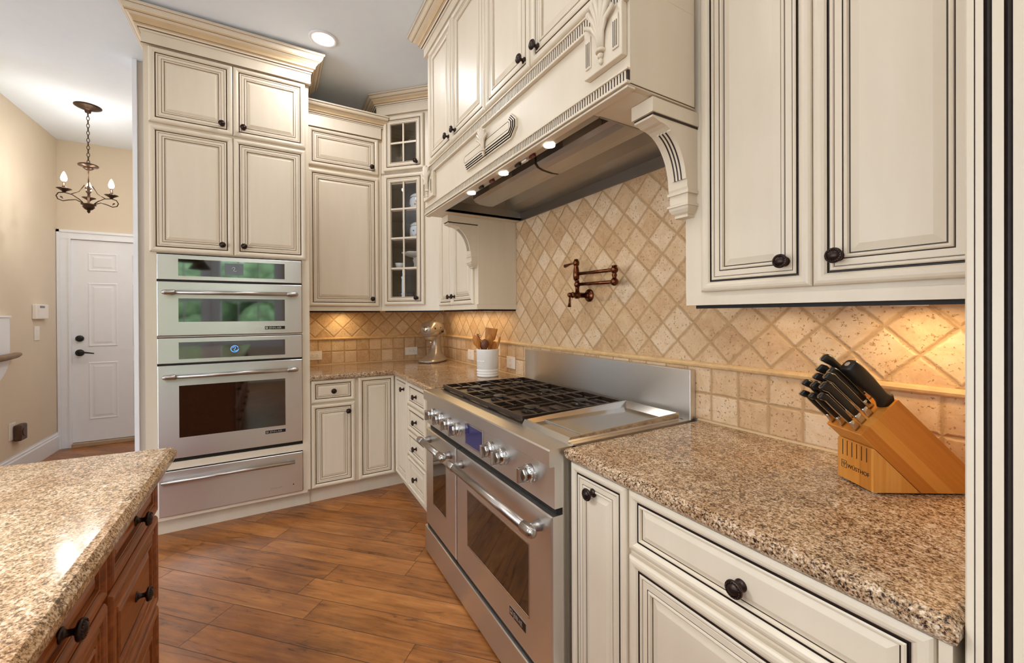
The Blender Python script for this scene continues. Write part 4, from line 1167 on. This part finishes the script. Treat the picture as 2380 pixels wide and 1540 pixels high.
def knife(label, s_, u_, L, kind='knife', wide=.021, thick=.013, name='kitchen_knife', cat='knife', group='knives in the block'):
    o = low + fv * s_ + Vector((u_, 0, 0)) + ax * .0006
    Wo = M @ o
    k = thing(name, label, cat, Wo, ang, group)
    X = Vector((1, 0, 0))
    def ringat(l, w, th, off=0.0):
        c = o + ax * l + fv * off
        return [c + X * (th / 2 * math.copysign(abs(math.cos(a)) ** .6, math.cos(a))) + fv * (w / 2 * math.copysign(abs(math.sin(a)) ** .6, math.sin(a))) for a in [2 * math.pi * i / 14 for i in range(14)]]
    if kind == 'steel':
        MB(M).loft([ringat(.0, .030, .026), ringat(.006, .044, .018), ringat(.012, .030, .026), ringat(.022, .026, .024), ringat(.07, .034, .031), ringat(L - .03, .035, .033), ringat(L - .004, .034, .032), ringat(L, .028, .026)], True, True, True).done('handle', BLACK, k)
        c = o + ax * L; MB(M).lathe([(.006, 0), (.006, .0012)], c, ax, 12).done('end_cap', SILV, k)
        return
    b0 = .028
    MB(M).loft([ringat(0, .016, .0025), ringat(.008, .0165, .005), ringat(.020, wide * .8, thick * .8), ringat(b0, wide * .78, thick * .8)], True, True, True).done('bolster', CHROME, k, 'polished steel bolster')
    MB(M).loft([ringat(b0, wide * .78, thick), ringat(b0 + (L - b0) * .25, wide * .86, thick), ringat(b0 + (L - b0) * .55, wide * .92, thick * 1.05), ringat(b0 + (L - b0) * .78, wide * .85, thick), ringat(L - .014, wide * 1.1, thick, -.002), ringat(L - .004, wide * 1.15, thick * .95, -.005), ringat(L, wide * .8, thick * .7, -.006)], True, True, True).done('handle', BLACK, k)
    rr = [[p_ for p_ in (o + ax * l + X * (.0021 * q0) + fv * (w / 2 * q1 + off)
          for q0, q1 in ((-1, 1.10), (1, 1.10), (1, -1.10), (-1, -1.10)))] for l, w, off in ((b0, wide * .8, 0), (b0 + (L - b0) * .5, wide * .92, 0), (b0 + (L - b0) * .78, wide * .86, 0), (L - .012, wide * 1.12, -.002), (L - .001, wide * .95, -.006), (L + .0012, wide * .7, -.006))]
    MB(M).loft(rr, True, True, False).done('tang', CHROME, k, 'thin steel tang line')
for lab, s_, u_, L, w in (
        ('small black knife at the lowest left of the knife block', .014, .014, .108, .017), ('small black knife second from left in the lowest row', .014, .047, .108, .017),
        ('small black knife at the right of the lowest row', .014, .088, .118, .017), ('black knife at the left of the second row', .036, .018, .125, .019),
        ('black knife in the middle of the second row', .036, .050, .125, .021), ('thick black knife at the right of the second row', .036, .086, .130, .023),
        ('black knife at the left of the third row', .058, .040, .130, .019), ('black knife at the right of the third row', .058, .086, .140, .021),
        ('black knife with smooth grip behind the third row', .078, .040, .138, .022), ('black riveted knife near the upper right of the block', .079, .070, .132, .022),
        ('highest riveted black knife at the upper left', .101, .046, .152, .023)):
    knife(lab, s_, u_, L, 'knife', w * .9)
knife('thick round black sharpening steel at the top of the knife block', .103, .0905, .125, 'steel', name='sharpening_steel', cat='sharpening steel', group=None)

# ------------------------------------------------------------------ ceiling lights
ct = MB().lathe([(.062, .004), (.066, -.004), (.082, -.006), (.086, -.003), (.086, 0), (.066, .0)], seg=32)
for i, (x, y) in enumerate(CANS):
    t = thing('recessed_light', 'lit round recessed ceiling light above the oven cabinet' if i == 0 else 'recessed ceiling light out of view, added for fill light', 'ceiling light', (x, y, CEIL), 0, None if i == 0 else 'added recessed lights out of view')
    MB(ROOT[t]).lathe([(.066, -.001), (.068, -.007), (.082, -.008), (.087, -.004), (.087, -.0005)], seg=32).done('trim_ring', WHITE, t)
    MB(ROOT[t]).lathe([(.065, -.003), (.065, -.001)], seg=32).done('lens', SPIRIT, t, 'bright white lens')

for (x, y) in FILL_PEND:
    t = thing('added_pendant', 'added bronze cone pendant lamp out of view, filling light onto the lower cabinets', 'pendant light', (x, y, 1.9), 0, 'added pendants over the island')
    MB().lathe([(.002, 2.03), (.03, 2.028), (.04, 2.0), (.11, 1.90), (.113, 1.90), (.044, 2.004), (.033, 2.034), (.004, 2.04)], (x, y, 0), seg=24).done('shade', IRONB, t)
    MB().lathe([(.0, 2.04), (.004, 2.04), (.004, CEIL - .03), (.06, CEIL - .02), (.06, CEIL - .0005)], (x, y, 0), seg=20).done('stem', IRONB, t)

# ------------------------------------------------------------------ chandelier
cp_ = Vector((-1.045, -2.79, 0))
t = thing('chandelier', 'small bronze three-candle chandelier hanging by a chain in the hall', 'chandelier', (cp_.x, cp_.y, CEIL))
MB().lathe([(.088, CEIL - .0005), (.088, CEIL - .006), (.075, CEIL - .014), (.035, CEIL - .030), (.022, CEIL - .036), (.018, CEIL - .055), (.006, CEIL - .06)], cp_, seg=28).done('canopy', IRONB, t)
m = MB(); zc = CEIL - .055; k = 0
while zc > 2.645:
    a = (math.pi / 2) * (k % 2)
    m.tube([cp_ + Vector((.009 * math.cos(a) * math.cos(q), .009 * math.sin(a) * math.cos(q), zc - .017 + .019 * math.sin(q))) for q in [2 * math.pi * i / 12 for i in range(13)]], .0024, 6)
    zc -= .031; k += 1
m.done('chain', IRONB, t)
SM = Matrix.Translation((cp_.x, cp_.y, 2.21)) @ Matrix.Diagonal((.78, .78, .79, 1)) @ Matrix.Translation((-cp_.x, -cp_.y, -2.005))
MB(SM).lathe([(.003, 2.555), (.02, 2.54), (.075, 2.53), (.085, 2.52), (.080, 2.508), (.03, 2.503), (.045, 2.49), (.03, 2.475), (.01, 2.465), (.006, 2.455), (.006, 2.30)], cp_, seg=24).lathe([(.006, 2.30), (.022, 2.285), (.03, 2.27), (.012, 2.255), (.024, 2.235), (.010, 2.215), (.010, 2.12), (.06, 2.105), (.065, 2.098), (.045, 2.085), (.05, 2.07), (.035, 2.05), (.012, 2.035), (.014, 2.02), (.002, 2.005)], cp_, seg=20).done('column', IRONB, t)
for a0 in (15, 135, 255):
    a = math.radians(a0); h = Vector((.504, .863, 0)) * math.cos(a) + Vector((-.863, .504, 0)) * math.sin(a)
    def Q(r, z): return cp_ + h * r + Vector((0, 0, z))
    arm = MB(SM).tube([Q(.055, 2.105), Q(.11, 2.125), Q(.17, 2.105), Q(.215, 2.085), Q(.255, 2.095), Q(.268, 2.125), Q(.25, 2.16), Q(.205, 2.175), Q(.14, 2.17), Q(.085, 2.14), Q(.05, 2.11)], .0052, 8)
    arm.tube([Q(.235, 2.122), Q(.215, 2.108), Q(.222, 2.128), Q(.235, 2.126)], .004, 6).tube([Q(.15, 2.172), Q(.08, 2.22), Q(.035, 2.30)], .0042, 6)
    arm = arm.done('arm', IRONB, t)
    MB(SM).lathe([(.008, 2.172), (.014, 2.180), (.022, 2.19), (.060, 2.212), (.058, 2.214), (.012, 2.208), (.012, 2.222), (.019, 2.225), (.013, 2.235), (.0105, 2.285)], Q(.205, 0), seg=20).done('candle_cup', IRONB, arm)
    MB(SM).lathe([(.009, 2.2855), (.022, 2.30), (.026, 2.32), (.019, 2.352), (.008, 2.38), (.001, 2.39)], Q(.205, 0), seg=16).done('bulb', BULB, arm, 'lit flame-shaped bulb')
    lamp('POINT', 'candle_lamp', SM @ Q(.205, 2.33), 11, (1, .95, .88), .03)

# ------------------------------------------------------------------ hall wall fittings
YW = -3.3095
t = thing('thermostat', 'white thermostat with small display on the yellow hall wall', 'thermostat', (-1.68, YW, 1.38))
MB().box(-1.80, -1.565, YW, YW + .03, 1.31, 1.445, .006).done('case', PLATE, t)
MB().box(-1.72, -1.63, YW + .03, YW + .0312, 1.412, 1.432).done('screen', LCDW, t)
MB().box(-1.69, -1.60, YW + .03, YW + .032, 1.325, 1.40, .001).done('cover_flap', PLATE, t)
t = thing('light_switch', 'white rocker light switch on the hall wall below the thermostat', 'light switch', (-1.645, YW, 1.18))
MB().box(-1.69, -1.60, YW, YW + .006, 1.115, 1.245, .002).done('cover_plate', PLATE, t)
MB().box(-1.665, -1.625, YW + .006, YW + .010, 1.145, 1.215, .001).done('rocker', PLATE, t)
t = thing('wall_outlet', 'white outlet low on the yellow hall wall, half covered by the air freshener', 'outlet', (-1.215, YW, .38))
MB().box(-1.265, -1.17, YW, YW + .006, .315, .455, .002).done('cover_plate', PLATE, t)
tag(MB().box(-1.325, -1.215, YW + .0065, YW + .055, .295, .43, .012).lathe([(.034, 0), (.032, .004)], (-1.27, YW + .055, .365), (0, 1, 0), 14).done('air_freshener', plain('brown_freshener', (74, 50, 36), .4, 0, .4, 40)), 'brown plug-in air freshener low on the hall wall', 'air freshener')
t = thing('handrail', 'wooden handrail end with rounded tip at the far left edge', 'handrail', (-.9, YW, 1.02))
MB().tube([(-.45, YW + .055, 1.0), (-1.0, YW + .055, 1.012), (-1.15, YW + .055, 1.018), (-1.205, YW + .055, 1.022), (-1.22, YW + .055, 1.024)], [.026, .026, .024, .015, .006], 14).done('rail', plain('weathered_rail_wood', (132, 108, 84), .45, 0, .2), t)
MB().cyl((-.75, YW, .98), (-.75, YW + .055, .985), .008).done('bracket', IRONB, t)
m = MB(); pts = [(-.50, 1.325), (-1.135, 1.325), (-1.145, 1.30), (-1.145, 1.02)] + [(-.50 - .645 * math.cos(math.radians(a)), 1.02 - .30 * math.sin(math.radians(a))) for a in range(6, 90, 6)] + [(-.50, .72)]
m.prism([Vector((x, YW, z)) for x, z in pts], (0, .022, 0))
m.box(-1.16, -.5, YW, YW + .028, 1.325, 1.34, .003)
tag(m.done('wall_panel', WHITE), 'white wall panel with curved lower corner behind the handrail tip', 'panel')
